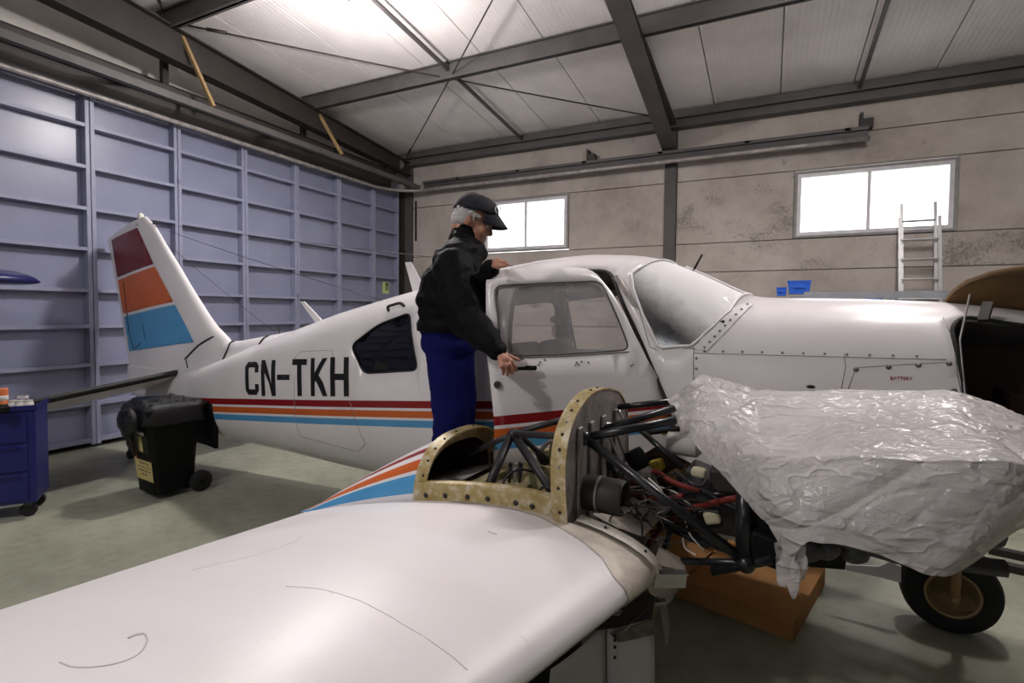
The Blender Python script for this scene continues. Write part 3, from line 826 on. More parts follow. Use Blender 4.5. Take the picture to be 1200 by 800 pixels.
# BATTERY stencil
def text_on(body, px, py, wpx, m, name, slope=0.):
    cu = bpy.data.curves.new(name, 'FONT'); cu.body = body; cu.align_x = 'CENTER'; cu.align_y = 'CENTER'; cu.offset = .012
    to = bpy.data.objects.new(name, cu); COL.objects.link(to); bpy.context.view_layer.update()
    me = bpy.data.meshes.new_from_object(to.evaluated_get(bpy.context.evaluated_depsgraph_get())); bpy.data.objects.remove(to)
    vs = [v.co.copy() for v in me.vertices]; W = max(v.x for v in vs)-min(v.x for v in vs)
    (ta, za), (tb, zb_) = img2tz(px-wpx/2, py), img2tz(px+wpx/2, py); k = (tb-ta)/W
    for v, c in zip(me.vertices, vs):
        t = (ta+tb)/2+c.x*k; z = (za+zb_)/2+c.y*k*1.05+slope*c.x*k; p = surf(t, th_of(t, z), .003); v.co = (p[0], -p[1], p[2])
    me.materials.append(mat(m)); o = bpy.data.objects.new(name, me); COL.objects.link(o); o.parent = fus; return o
text_on('BATTERY', 1056, 443.5, 26, 'text_red', 'battery_stencil', .03)
# registration, letter by letter: strokes in a unit box
LET = {
 'C': [[(1, .68), (1, .88), (.8, 1), (.2, 1), (0, .86), (0, .14), (.2, 0), (.8, 0), (1, .14), (1, .33), (.74, .33), (.74, .17), (.3, .17), (.27, .2), (.27, .8), (.3, .83), (.74, .83), (.74, .68)]],
 'N': [[(0, 0), (0, 1), (.26, 1), (.74, .34), (.74, 1), (1, 1), (1, 0), (.74, 0), (.26, .66), (.26, 0)]],
 '-': [[(0, 0), (0, 1), (1, 1), (1, 0)]],
 'T': [[(.35, 0), (.35, .84), (0, .84), (0, 1), (1, 1), (1, .84), (.65, .84), (.65, 0)]],
 'K': [[(0, 0), (0, 1), (.25, 1), (.25, .6), (.74, 1), (1, 1), (.5, .56), (1, 0), (.74, 0), (.33, .42), (.25, .35), (.25, 0)]],
 'H': [[(0, 0), (0, 1), (.26, 1), (.26, .58), (.74, .58), (.74, 1), (1, 1), (1, 0), (.74, 0), (.74, .42), (.26, .42), (.26, 0)]]}
BOX = {'C': (288.8, 304, 423.8, 462.6), 'N': (307, 323.3, 421.8, 463.8), '-': (325, 339.4, 438.8, 445), 'T': (343.2, 360, 420.6, 463.8), 'K': (364.6, 383.8, 419.4, 464), 'H': (387.5, 409, 418.3, 464.2)}
for ch in 'CN-TKH':
    x0, x1, ya, yb = BOX[ch]
    corners = [img2tz(x0, yb), img2tz(x1, yb), img2tz(x1, ya), img2tz(x0, ya)]
    def bil(u, v):
        a, b, c, d = corners; return tuple((a[i]*(1-u)+b[i]*u)*(1-v)+(d[i]*(1-u)+c[i]*u)*v for i in (0, 1))
    P = [bil(u, v) for u, v in LET[ch][0]]
    patch(P, .003, {'-': 'registration_dash'}.get(ch, 'registration_letter'), 'black_paint', AC, 1, .05, True)
# cabin inside: floor, panel with glare shield, seats, headliner strap
b = MB(); b.box2((-.5, -.42, .84), (1.2, .42, .87)); b.build('cabin_floor', 'walkway_grey', AC)
b = MB(); Pn = [(1.08, 1.22), (1.08, 1.55), (1.02, 1.60), (1.06, 1.645), (1.38, 1.72), (1.40, 1.2)]
b.prism([(t, .545, z) for t, z in Pn], (0, -1.09, 0)); o = b.build('instrument_panel', 'black_plastic', AC)
for (yy, zz, r) in ((.30, 1.46, .04), (.19, 1.46, .04), (.30, 1.35, .04), (.19, 1.35, .04), (-.18, 1.46, .04), (-.30, 1.45, .04), (-.25, 1.35, .035)):
    MB().lathe([(r, 0), (r, .012), (r*.8, .012), (r*.8, .004), (0, .004)], 16, (1.072, yy, zz), 'X').build('gauge', 'dull_metal', o, True, 40)
for yy in (.28, -.28):
    b = MB(); b.tube([(1.08, yy, 1.30), (.93, yy, 1.32)], .012, 8); b.tube(spline([(.93, yy-.13, 1.42), (.92, yy-.14, 1.34), (.93, yy-.08, 1.30), (.93, yy+.08, 1.30), (.92, yy+.14, 1.34), (.93, yy+.13, 1.42)]), .014, 8)
    b.build('control_yoke', 'black_plastic', AC, True)
    o = bevel(MB().box((.42, yy, .98), (.46, .42, .14)).build('seat_cushion', 'cabin_lining', AC), .04, 3)
    R = Matrix.Rotation(radians(-14), 3, 'Y')
    bevel(MB().box((.15, yy, 1.28), (.12, .40, .55), R).build('seat_back', 'cabin_lining', AC), .04, 3)
b = MB(); a0 = (.36, .30, 2.02); b.tube([Vp((.30, -.1, 1.99)), Vp((.22, -.1, 1.74))], .018, 6); b.tube([Vp((.22, -.1, 1.74)), Vp((.10, -.12, 1.97))], .012, 6); b.sphere(Vp((.19, -.1, 1.70)), (.06, .04, .035), 10, 6)
b.build('shoulder_harness', 'cabin_lining', AC, True)
bevel(MB().box2((.02, .40, 1.92), (.62, .52, 1.96)).build('sun_visor', 'steel_grey', AC), .01, 2)
MB().rod((.83, .56, 1.95), (1.10, .585, 1.57), .05, .03).build('windscreen_post', 'steel_grey', AC)
MB().rod((.83, -.555, 1.95), (1.10, -.585, 1.57), .04, .025).build('windscreen_post', 'dull_metal', AC)
# assist handle over the rear window
P = [img2tz(*q) for q in ((455.5, 364.5), (457, 362), (464, 360), (471, 357.8), (474, 359))]
hp = []
for i, (t, z) in enumerate(P):
    p = surf(t, th_of(t, z), (.0, .025, .03, .025, 0)[i]); hp.append((p[0], -p[1], p[2]))
MB().tube(spline(hp, 4), .011, 6).build('assist_handle', 'steel_brown', AC, True)

# cabin door, hinged at its front edge and swung out
DA = radians(33); HT, HL = 1.085, .632
dpiv = empty('cabin_door', V(HT, HL, 0), 0, AC); dpiv.rotation_euler = (0, 0, DA)
def dpatch(poly, off, name, m, hole=None, thick=0., parent=None):
    o = patch(poly, off, name, m, parent or dpiv, 1, .06, True, False, hole, thick)
    o.data.transform(Matrix.Translation((-HT, HL, 0))); return o
bpy.data.objects.remove(dpiv)
dr = patch(grow(DOOR, -.004), 0, 'cabin_door', ['striped_paint', 'cabin_lining'], None, 1, .055, True, False, [DWIN])
# the stripes of the door keep the aircraft's own coordinates, so the mesh stays and the object turns about the hinge line
dr.parent = AC
hinge = Matrix.Translation(V(HT, HL, 0)) @ Matrix.Rotation(DA, 4, 'Z') @ Matrix.Translation((-HT, HL, 0))
dr.matrix_local = hinge
s_ = dr.modifiers.new('thick', 'SOLIDIFY'); s_.thickness = .035; s_.offset = -1; s_.material_offset = 0
dr['label'] = 'white cabin door standing open on its front hinge'
o = patch(DWIN, -.014, 'door_window', 'acrylic', dr, 1)
o = edge_strip(DWIN, .0045, -.002, 'window_seal', 'steel_grey', dr)
def dpt(t, z, off=0.): p = surf(t, th_of(t, z), off); return (p[0], -p[1], p[2])
b = MB(); b.tube([dpt(.345, 1.468, .006), dpt(.40, 1.472, .028), dpt(.455, 1.476, .03)], .010, 6); b.box(dpt(.425, 1.474, .03), (.055, .014, .022)); b.build('door_handle', 'black_plastic', dr, True, 40)
MB().lathe([(.019, 0), (.019, .006), (.013, .006), (.013, .003), (0, .003)], 16, dpt(.262, 1.388, .006), 'Y', R=Matrix.Rotation(pi, 3, 'Z')).build('door_lock', 'steel_grey', dr, True, 40)
MB().tube([dpt(.262, 1.379, .009), dpt(.262, 1.397, .009)], .003, 6).build('key_slot', 'black_paint', dr)
b = MB()
for t, z in ((.475, 1.50), (.50, 1.512), (.468, 1.488), (.66, 1.50), (.67, 1.49), (.655, 1.487), (.72, 1.50), (.685, 1.505), (.95, 1.49), (.94, 1.483)): b.sphere(dpt(t, z, .001), .0055, 6, 4)
b.build('rivet_marks', 'dull_metal', dr)
seam([(.29, 1.522), (.60, 1.532), (.93, 1.555)], 'window_sill_seam', .004, 'dull_metal', 1, dr)
MB().rod(dpt(.61, 1.91, -.02), dpt(.66, 1.56, -.02), .008, .006).build('window_joint', 'steel_grey', dr)
# jamb of the open doorway
edge_strip(DOOR, .012, -.006, 'door_seal', 'steel_brown', AC)
b = MB(); b.box(V(.20, .60, 1.42), (.05, .05, .16)); b.box(V(.22, .60, 1.25), (.05, .05, .07)); b.build('door_latch', 'black_plastic', AC)
bevel(MB().box2((-.10, -.56, 1.0), (.16, -.50, 1.52)).build('cabin_side_panel', 'lavender_trim', AC), .02, 2)

# fin, rudder, dorsal fairing
FIN = dict(teb=(-5.54, 1.00), tet=(-5.975, 2.64), let=(-5.23, 2.845), leb=(-3.80, 1.35))
def fin_half(t, z):
    v = (z-1.0)/(2.75-1.0); te = -5.54-(.435)*v; le = -3.72-(1.51)*v; c = max(le-te, .05); x = min(max((le-t)/c, 0), 1)
    return .5*c*.085*(2.9*sqrt(x)*(1-x)+.05*(1-x))+.006
def fin_le(z): return float(np.interp(z, [.95, 1.25, 1.42, 1.49, 1.62, 1.94, 2.30, 2.50, 2.69, 2.80, 2.845], [-3.35, -3.40, -3.46, -3.61, -3.79, -4.13, -4.485, -4.69, -4.87, -5.0, -5.10]))
def fin_te(z): return -5.54-.2655*(z-1.0)
rows_ = []
def fin_pt(u_, v_, s):
    zb_, zt0, zt1 = .98, 2.63, 2.845
    te_t, le_t = -5.975, -5.215
    zz = zb_+(2.845-zb_)*v_
    te, le = fin_te(zz), fin_le(zz)
    x = u_
    t = le+(te-le)*x
    z = zz-(.215*x*v_**3 if True else 0)
    c = le-te; h = c*.042*(2.6*sqrt(max(x, 0))*(1-x)+.06*(1-x))+.004*(x > .02)
    return (t, s*h, z)
US = [0, .01, .03, .07, .13, .2, .3, .4, .55, .7, .78]; UR = [.785, .87, .95, 1.0]
def fin_mesh(us, name, par):
    b = MB(); vs_ = [i/16 for i in range(17)]
    loopu = [(u_, -1) for u_ in us]+[(u_, 1) for u_ in us[::-1]]
    R_ = [[fin_pt(u_, v_, s) for u_, s in loopu] for v_ in vs_]
    b.grid(R_, 0, True); n_ = len(loopu); N = len(R_)
    b.f += [tuple((N-1)*n_+k for k in range(n_))]; b.mi += [0]
    return b.build(name, 'white_paint', par, True, 50)
fin_o = fin_mesh(US, 'fin', AC); rud = fin_mesh(UR, 'rudder', AC)
def fin_surf(t, z, s=-1, off=.003):
    # invert (t,z)->(u,v)
    v_ = (z-.98)/1.865
    for _ in range(12):
        zz = .98+1.865*v_; u_ = (fin_le(zz)-t)/(fin_le(zz)-fin_te(zz)); u_ = min(max(u_, .0), 1)
        v_ = min(1.0, (z+.215*u_*v_**3-.98)/1.865)
    p = fin_pt(u_, v_, s); return (t, p[1]+s*off, z)
def fin_tz(px, py): p = at_l(px, py, .03); return (float(p[0]), float(p[2]))
def fin_band(poly, m, name):
    P = [fin_tz(*q) for q in poly]; pts, tri = triangulate(P, [], .035)
    for s in (-1, 1):
        MB().add([fin_surf(t, z, s, .004) for t, z in pts], tri).build(name, m, fin_o, True)
fin_band([(129.5, 281), (163.3, 267), (184, 309.5), (136, 325)], 'fin_red', 'red_band')
fin_band([(136.5, 328.5), (185.5, 312.5), (208.5, 353.5), (143, 367.5)], 'orange_paint', 'orange_band')
fin_band([(143.7, 371), (210.5, 357), (235, 400.5), (150.2, 411.5)], 'sky_blue_paint', 'blue_band')
def fin_line(pts, r, m, name):
    P = [fin_tz(*q) for q in pts]; q = []
    for a, b_ in zip(P, P[1:]): q += [fin_surf(a[0]+(b_[0]-a[0])*j/4, a[1]+(b_[1]-a[1])*j/4, -1, .004) for j in range(5)]
    MB().tube(q, r, 5).build(name, m, fin_o, True)
fin_line([(145, 330), (151, 390), (157, 409), (168, 402)], .006, 'black_paint', 'rudder_seam')
fin_line([(170.5, 378), (173, 390), (174, 397)], .005, 'black_paint', 'tab_rod')
fin_line([(254, 394), (240, 404), (225, 420)], .010, 'black_paint', 'fairing_tape')
fin_line([(226, 421), (228, 431)], .006, 'black_paint', 'fairing_seam')
b = MB(); p = fin_tz(162, 262); b.sphere((p[0], 0, p[1]-.02), (.09, .05, .05), 14, 8); b.lathe([(.03, 0), (.035, .05), (.028, .10), (0, .115)], 12, (p[0], 0, p[1]+.02))
b.build('tail_beacon', 'label_white', AC, True)
# fillet from the fin down to the back of the fuselage, then the long spine
b = MB(); R_ = []
for t, zt_, w_ in ((-3.95, 1.50, .05), (-3.7, 1.43, .06), (-3.55, 1.418, .065), (-3.3, 1.435, .07), (-3.0, 1.48, .075), (-2.6, 1.54, .075), (-2.2, 1.605, .07), (-1.9, 1.655, .05), (-1.6, 1.70, .02)):
    zs_ = sect(t)[0]; R_.append([(t, y, z) for y, z in ((-w_-.06, zs_-.06), (-w_, (zs_+zt_)/2-.01), (-w_*.75, zt_-.025), (0, zt_), (w_*.75, zt_-.025), (w_, (zs_+zt_)/2-.01), (w_+.06, zs_-.06))])
b.grid(R_); o = b.build('dorsal_fairing', 'white_paint', AC, True)
b = MB()
for t in (-3.42, -2.86):
    zs_ = sect(t)[0]; zt_ = float(np.interp(t, [-3.55, -3.3, -2.6], [1.418, 1.435, 1.54]))
    b.tube(spline([(t-.03, -.13, zs_-.05), (t-.02, -.068, (zs_+zt_)/2), (t, -.05, zt_-.018), (t, 0, zt_+.004)], 4), .009, 6)
b.build('fairing_tape', 'black_paint', o, True)
# fin base fairing box between fin and tail cone
b = MB(); R_ = []
for t, w_, z1 in ((-5.5, .05, 1.06), (-5.0, .10, 1.06), (-4.4, .15, 1.07), (-3.9, .16, 1.14), (-3.4, .10, 1.25)):
    R_.append([(t, -w_, .86), (t, -w_*.9, z1), (t, w_*.9, z1), (t, w_, .86)])
b.grid(R_); b.build('fin_fillet', 'white_paint', AC, True, 40)

# stabilator with black leading edge strip
def stab(side):                                # trailing edge hanging down, slight droop towards the near tip
    b = MB(); R_ = []
    for l, te, le in ((.10, -4.93, -4.22), (.5, -4.93, -4.21), (1.1, -4.93, -4.20), (1.45, -4.92, -4.19), (1.56, -4.88, -4.24), (1.62, -4.75, -4.38)):
        c = le-te; sec = []; zl = 1.085-.118*l*side
        for x, h in ((0, 0), (.015, .018), (.05, .034), (.15, .052), (.35, .058), (.7, .03), (1, .004), (1, -.004), (.7, -.03), (.35, -.055), (.15, -.05), (.05, -.032), (.015, -.017)):
            sec.append((le-x*c, -l*side, zl-.24*x*c/.7+h*c/.8))
        R_.append(sec)
    b.grid(R_, 0, True); n_ = len(R_); b.f.append(tuple((n_-1)*13+k for k in range(13))); b.mi.append(0)
    o = b.build('stabilator', 'white_paint', AC, True, 50)
    def lift(p, k): return (p[0]+.004, p[1], p[2]+(.004 if k in (1, 2, 3) else -.004 if k > 9 else 0))
    MB().grid([[lift(r[k], k) for k in (11, 12, 0, 1, 2)] for r in R_]).build('leading_edge_strip', 'deicer_black', o, True)
stab(1); stab(-1)

# antennas, beacon, aerial wires
def blade(t, l, z0, dt, dz, w, m='white_paint'):
    b = MB(); b.prism([V(t-w/2, l-.006, z0), V(t+w/2, l-.006, z0), V(t+dt+w*.22, l-.004, z0+dz), V(t+dt-w*.22, l-.004, z0+dz)], (0, -.012, 0)); o = b.build('blade_antenna', m, AC); return o
blade(-2.08, 0, 1.59, -.30, .245, .13)
blade(-.97, 0, 1.88, -.13, .27, .14)
p0 = at_l(812, 318, 0); p1 = at_l(823, 298, 0)
MB().tube([Vp(p0-(0, 0, .05)), Vp(p0), Vp(p1)], [.012, .008, .006], 6).build('temperature_probe', 'black_plastic', AC, True)
p0 = at_l(328, 393, 0); p1 = at_l(326.5, 381, 0)
MB().tube([Vp(p0-(0, 0, .03)), Vp(p1)], [.008, .004], 6).build('whip_antenna', 'steel_brown', AC)
TIP = Vector((-5.22, 0, 2.80))
def wire(b_, sag, name='aerial_wire'):
    MB().tube(catenary(TIP, b_, sag, 14), .0026, 5).build(name, 'steel_brown', AC, True)
wire(Vp(at_l(640, 291.5, -.1)) if False else (-.15, .05, 2.09), .015); wire((-1.30, -.05, 1.83), .02); wire((-4.5, 1.55, 1.25), .03)
b = MB(); b.sphere(Vp((-5.16, 0, 2.78)), .022, 8, 6); b.sphere(Vp((-4.93, 0, 2.755)), .015, 8, 6); b.build('wire_insulator', 'steel_brown', AC)

# nose bay and its lid
R_ = []
for t in (2.26, 2.5, 2.75, 2.95):
    R_.append([(p[0], -p[1]*.93, p[2]*.985+.01) for p in (surf(t, th) for th in range(-60, 90, 10))])
b = MB()
b.box2((2.235, -.40, .95), (2.255, .40, 1.66)); b.box2((2.235, .10, .95), (2.98, .13, 1.60)); b.box2((2.27, -.40, 1.04), (2.85, .12, 1.07)); b.box2((2.55, -.34, 1.07), (2.57, .10, 1.40))
b.build('nose_bay_lining', 'nose_inside', AC)
edge_strip(NOSEH, .010, -.004, 'bay_seal', 'rubber', AC)
LH = Vector(V(2.60, .40, 1.772))               # hinge on the top right of the nose; lid swung up
LIDT = (2.315, 2.325, 2.355, 2.415, 2.50, 2.62, 2.76, 2.90, 3.0)
wds = (.03, .10, .20, .29, .36, .40, .40, .37, .30)
b = MB(); R_ = []
for t, w_ in zip(LIDT, wds):
    hz = 1.832-.19*(t-2.30); row = []
    for k in range(9):
        f = k/8; row.append(V(t, .10+w_*.89*f, hz+w_*.46*f+.05*sin(pi*f)*(w_/.4)))
    R_.append(row[::-1])
b.grid(R_)
o = b.build('nose_bay_lid', ['lid_inside', 'white_paint'], AC, True, None, False)
s_ = o.modifiers.new('thick', 'SOLIDIFY'); s_.thickness = .02; s_.offset = 1; s_.material_offset = 0
o['label'] = 'white nose bay lid propped open, brown inside'
p0 = at_l(1136.5, 345, .42); p1 = at_l(1125, 398, .50); p2 = at_l(1131, 462, .54)
MB().tube([Vp(p0), Vp(p1)], .0042, 6).build('lid_stay', 'silver', AC); MB().tube([Vp(p1), Vp(p2)], .0038, 6).build('lid_stay', 'silver', AC)
p0 = at_l(1158, 355, .40); p1 = at_l(1152, 376, .46)
MB().rod(Vp(p0), Vp(p1), .035, .02).build('lid_hinge', 'steel_brown', AC)

# left engine nacelle on the far side
b = MB(); R_ = []
for t, hw, zt_, zb2 in ((-.40, .10, .86, .76), (-.1, .28, 1.0, .66), (.3, .36, 1.16, .58), (.9, .40, 1.36, .55), (1.4, .42, 1.46, .62), (1.9, .41, 1.47, .72), (2.2, .34, 1.42, .84), (2.32, .2, 1.32, .98)):
    R_.append([(t, 1.25+hw*(1 if cos(a) >= 0 else -1)*abs(cos(a))**.7, (zt_+zb2)/2+(zt_-zb2)/2*(1 if sin(a) >= 0 else -1)*abs(sin(a))**.7) for a in [2*pi*k/28 for k in range(28)]])
b.grid(R_, 0, True); b.f += [tuple(range(28)), tuple(7*28+k for k in range(28))]; b.mi += [0, 0]
b.build('left_nacelle', 'white_paint', AC, True, 50)
# ------------------------------------------------------------------ right wing (near), left wing, nacelle
def wing_sec(l, n=18):
    f = max(0., l-1.6); te = -.33-.02*f; le = 1.312-.15*min(f, 1.2)-.03*f; zle = .868+.055*f; zte = .785+.055*f
    tip = max(0., (l-4.9)/.45)
    if tip: k = sqrt(max(0, 1-tip*tip)); mid = .55; te = mid+(te-mid)*(.35+.65*k); le = mid+(le-mid)*(.35+.65*k)
    c = le-te; up, lo = [], []
    for i in range(n+1):
        x = (1-cos(pi*i/n))/2
        yt = .60*(.2969*sqrt(x)-.126*x-.3516*x*x+.2843*x**3-.1036*x**4)*(1.0 if not tip else max(.1, sqrt(max(0, 1-tip*tip))))
        cam_ = .035*(2*.4*x-x*x)/.16 if x < .4 else .035*(.2+.8*x-x*x)/.36
        zc_ = zle+(zte-zle)*x
        up.append((le-x*c, zc_+(cam_+yt*1.12)*c)); lo.append((le-x*c, zc_+(cam_*.6-yt*.95)*c))
    return up, lo
def wing_top(t, l):
    up, _ = wing_sec(l); T = [p[0] for p in up][::-1]; Z = [p[1] for p in up][::-1]
    return float(np.interp(t, T, Z))
def wing(side, l0, l1, name, m):
    b = MB(); R_ = []; ls = [l0+(l1-l0)*i/16 for i in range(17)]+([l1+.0] if 0 else [])
    if l1 > 5: ls = [l0+(4.9-l0)*i/14 for i in range(15)]+[5.0, 5.12, 5.22, 5.30, 5.34]
    for l in ls:
        up, lo = wing_sec(l); R_.append([V(p[0], l*side, p[1]) for p in up]+[V(p[0], l*side, p[1]) for p in lo[::-1][1:-1]])
    b.grid(R_, 0, True); n_ = len(R_[0]); b.f.append(tuple((len(R_)-1)*n_+k for k in range(n_))); b.mi.append(0)
    b.f.append(tuple(range(n_))); b.mi.append(0)
    return b.build(name, m, AC, True, 60)
rw = wing(1, 1.60, 5.34, 'right_wing', 'wing_paint')
rw2 = wing(1, .42, .95, 'wing_root', 'wing_paint'); lw = wing(-1, .42, 5.34, 'left_wing', 'wing_paint')
b = MB(); b.grid([[V(t, l, wing_top(t, .9 if l > .9 else l)+.004) for t in np.linspace(-.25, 1.0, 12)] for l in (.50, .70, .895)]); b.build('walkway_strip', 'walkway_grey', rw2)
# wing middle section carrying the nacelle, lower skin only forward of the arch
b = MB()
ts = np.linspace(-.33, .32, 10)
b.grid([[V(t, l, wing_top(t, 1.6)-.005) for t in ts] for l in (.96, 1.2, 1.605)])
b.grid([[V(t, l, np.interp(t, [-.33, .3, 1.0, 1.25], [.78, .70, .69, .72])) for t in np.linspace(-.33, 1.2, 12)] for l in (.88, 1.2, 1.605)])
b.build('centre_skin', 'wing_paint', AC, True, 40)
# scuffs and pencil arcs on the near wing skin
def on_wing(px, py):
    z = .95
    for _ in range(20): p = lz(px, py, z); z = .5*z+.5*wing_top(p[0], p[1])
    return p[0], p[1]
def wing_line(pts, r, name='scratch', m='scuff_grey'):
    Q = [on_wing(*q) for q in pts]; Q = spline([(a, c, 0) for a, c in Q], 5)
    MB().tube([V(q.x, q.y, wing_top(q.x, q.y)+.0003) for q in Q], r, 4).build(name, m, rw, True)
wing_line([(335, 687), (375, 690), (420, 703), (470, 730), (520, 762), (548, 785)], .0011)
wing_line([(355, 628), (340, 637), (300, 650), (225, 668)], .0008)
wing_line([(170, 743), (172, 752), (160, 768), (130, 779), (90, 782), (70, 776)], .0022)
wing_line([(150, 748), (160, 744), (168, 743)], .004, 'scuff')
wing_line([(572, 623), (582, 626)], .003, 'scuff')
# bare primed strip at the inboard end of the near wing, where the cowl used to sit
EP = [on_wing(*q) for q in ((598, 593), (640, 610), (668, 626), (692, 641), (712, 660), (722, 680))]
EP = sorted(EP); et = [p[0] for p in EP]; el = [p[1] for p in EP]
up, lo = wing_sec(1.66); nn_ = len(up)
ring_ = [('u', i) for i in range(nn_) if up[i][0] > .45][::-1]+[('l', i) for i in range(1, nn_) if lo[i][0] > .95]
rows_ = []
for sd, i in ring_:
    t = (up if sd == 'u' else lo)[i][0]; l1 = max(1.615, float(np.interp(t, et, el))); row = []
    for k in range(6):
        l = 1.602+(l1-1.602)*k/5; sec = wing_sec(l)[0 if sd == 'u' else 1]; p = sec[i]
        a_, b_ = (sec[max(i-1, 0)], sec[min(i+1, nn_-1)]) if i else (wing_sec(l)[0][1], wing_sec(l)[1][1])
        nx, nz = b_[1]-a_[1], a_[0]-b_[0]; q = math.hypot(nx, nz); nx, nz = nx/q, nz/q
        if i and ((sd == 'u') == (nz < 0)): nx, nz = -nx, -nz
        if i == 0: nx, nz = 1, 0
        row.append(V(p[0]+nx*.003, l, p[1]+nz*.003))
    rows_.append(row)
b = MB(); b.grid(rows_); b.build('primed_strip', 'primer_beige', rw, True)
# leading edge rib flange at the inboard end of the near wing
up, lo = wing_sec(1.585)
P = [p for p in up if p[0] > .96][::-1]+[p for p in lo[1:] if p[0] > 1.15]
b = MB(); b.grid([[V(p[0]+.012, 1.594, p[1]+.014) for p in P], [V(p[0]+.012, 1.535, p[1]+.014) for p in P], [V(p[0]-.006, 1.535, p[1]-.008) for p in P], [V(p[0]-.006, 1.594, p[1]-.008) for p in P]], 0)
fl_ = b.build('rib_flange', 'flange_pale', AC, True, 40)
for p in P[1::2]: MB().sphere(V(p[0]+.012, 1.565, p[1]+.015), .006, 8, 5).build('flange_screw', 'steel_brown', fl_, True)

# nacelle: aft fairing painted with the three stripes
NC, NW = 1.262, .328                              # centre line and half width
b = MB(); R_ = []; NA = 40
tsn = np.linspace(-.36, .30, 12)
for t in tsn:
    k = (t+.36)/.66; h = .24*k**.85+.002; nc, w_ = NC+.15*(1-k), NW-.09*(1-k); row = []
    zb_ = wing_top(max(t, -.32), 1.5)-.004 if t > -.32 else .785
    for i in range(NA+1):
        a = pi*i/NA; c_, s_ = cos(a), sin(a)
        l = nc+w_*(1 if c_ >= 0 else -1)*abs(c_)**.75; z = zb_+h*s_**.8
        row.append(V(t, l, z))
    R_.append(row)
def nm(i, j):
    q = j/NA
    if .020 <= q < .105: return 3
    if .15 <= q < .22: return 2
    if .26 <= q < .31: return 1
    return 0
b.grid(R_, 0, False, nm)
b.build('nacelle_fairing', ['white_paint', 'red_paint', 'orange_paint', 'sky_blue_paint'], AC, True)
# arch frame at the front of the fairing
arch = []
zb_ = wing_top(.3, 1.5)-.02
for i in range(25):
    a = pi*i/24; c_, s_ = cos(a), sin(a)
    arch.append((NC+NW*(1 if c_ >= 0 else -1)*abs(c_)**.75, zb_+.262*s_**.8))
b = MB()
def inset(l, z, k): return (NC+(l-NC)*(1-k/NW), zb_+(z-zb_)*(1-k/.26))
b.grid([[V(t, *inset(l, z, k)) for l, z in arch] for t, k in ((.285, -.004), (.345, -.004), (.345, .004), (.30, .008), (.30, .055), (.292, .055), (.285, -.004))])
ar = b.build('arch_frame', 'flange_primer', AC, True, 40)
for i in range(1, 24, 2):
    l, z = inset(*arch[i], -.005); MB().sphere(V(.325, l, z), .006, 8, 5).build('rivet_hole', 'steel_brown', ar)
def shrunk(t):
    k = ((t+.36)/.66)**.85*.93; q = (t+.36)/.66; return [V(t, NC+.15*(1-q)+(l-NC)*.96*(NW-.09*(1-q))/NW, wing_top(t, 1.5)-.01+(z-zb_)*k) for l, z in arch]
b = MB(); b.add(shrunk(.06), [tuple(range(25))]); b.build('rear_bulkhead', 'nose_inside', AC)
b = MB(); b.grid([shrunk(t) for t in (.06, .12, .18, .24, .29)]); b.build('fairing_lining', 'nose_inside', AC, True)
# longerons beside the open bay
def longeron(l, name):
    b = MB(); tl = np.linspace(.29, 1.0, 10); sg = 1 if l > NC else -1
    zt_ = lambda t: wing_top(t, 1.59)
    b.grid([[V(t, l+sg*dl, zt_(t)+dz) for t in tl] for dl, dz in ((.012, -.03), (.012, .0), (.004, .070), (-.004, .075), (-.035, .072), (-.035, .066), (-.006, .066), (-.002, -.03))])
    o = b.build(name, 'flange_primer', AC, True, 40); 
    if l > NC:
        for t in (.36, .46, .57, .665, .79, .86, .95): MB().lathe([(0, .004), (.007, .004), (.011, .001), (.011, 0)], 10, V(t, l+.012, zt_(t)+.022), 'Y', R=Matrix.Rotation(pi, 3, 'Z')).build('screw_hole', 'steel_brown', o)
    return o
longeron(1.59, 'longeron'); longeron(.955, 'longeron')
# floor, ribs and walls of the bay
b = MB(); b.grid([[V(t, l, .905+.02*(t-.3)) for t in np.linspace(.03, .62, 6)] for l in (.96, 1.1, 1.35, 1.575)]); b.grid([[V(t, l, .70) for t in (.6, .8, 1.0)] for l in (.96, 1.575)])
b.grid([[V(.62, l, z) for z in (.70, .93)] for l in (.96, 1.57)])
b.build('bay_floor', 'zinc_primer', AC)
for t, z1 in ((.40, .955), (.62, .965)):
    b = MB(); b.box2(V(t-.01, .96, .90), V(t+.01, 1.57, z1)); b.box2(V(t-.01, .96, z1), V(t+.04, 1.57, z1+.006)); b.build('bay_rib', 'zinc_primer', AC)
b = MB(); b.box2(V(.62, 1.20, .90), V(.98, 1.22, 1.06)); b.box2(V(.75, .88, .72), V(.77, 1.56, .90)); b.build('bay_web', 'zinc_primer', AC)
b = MB(); b.prism([V(.66, 1.12, .93), V(.95, 1.12, .93), V(.93, 1.12, 1.13), V(.72, 1.12, 1.19)], (0, .01, 0)); b.build('gusset_plate', 'flange_primer', AC)
bevel(MB().box2(V(.70, .92, .76), V(.92, 1.10, 1.0)).build('fuel_pump_box', 'engine_grey', AC), .02, 2)
MB().lathe([(0, -.10), (.075, -.10), (.08, -.07), (.08, .07), (.06, .10), (0, .10)], 18, V(.84, 1.32, .88), 'Y').build('accumulator', 'steel_brown', AC, True, 40)
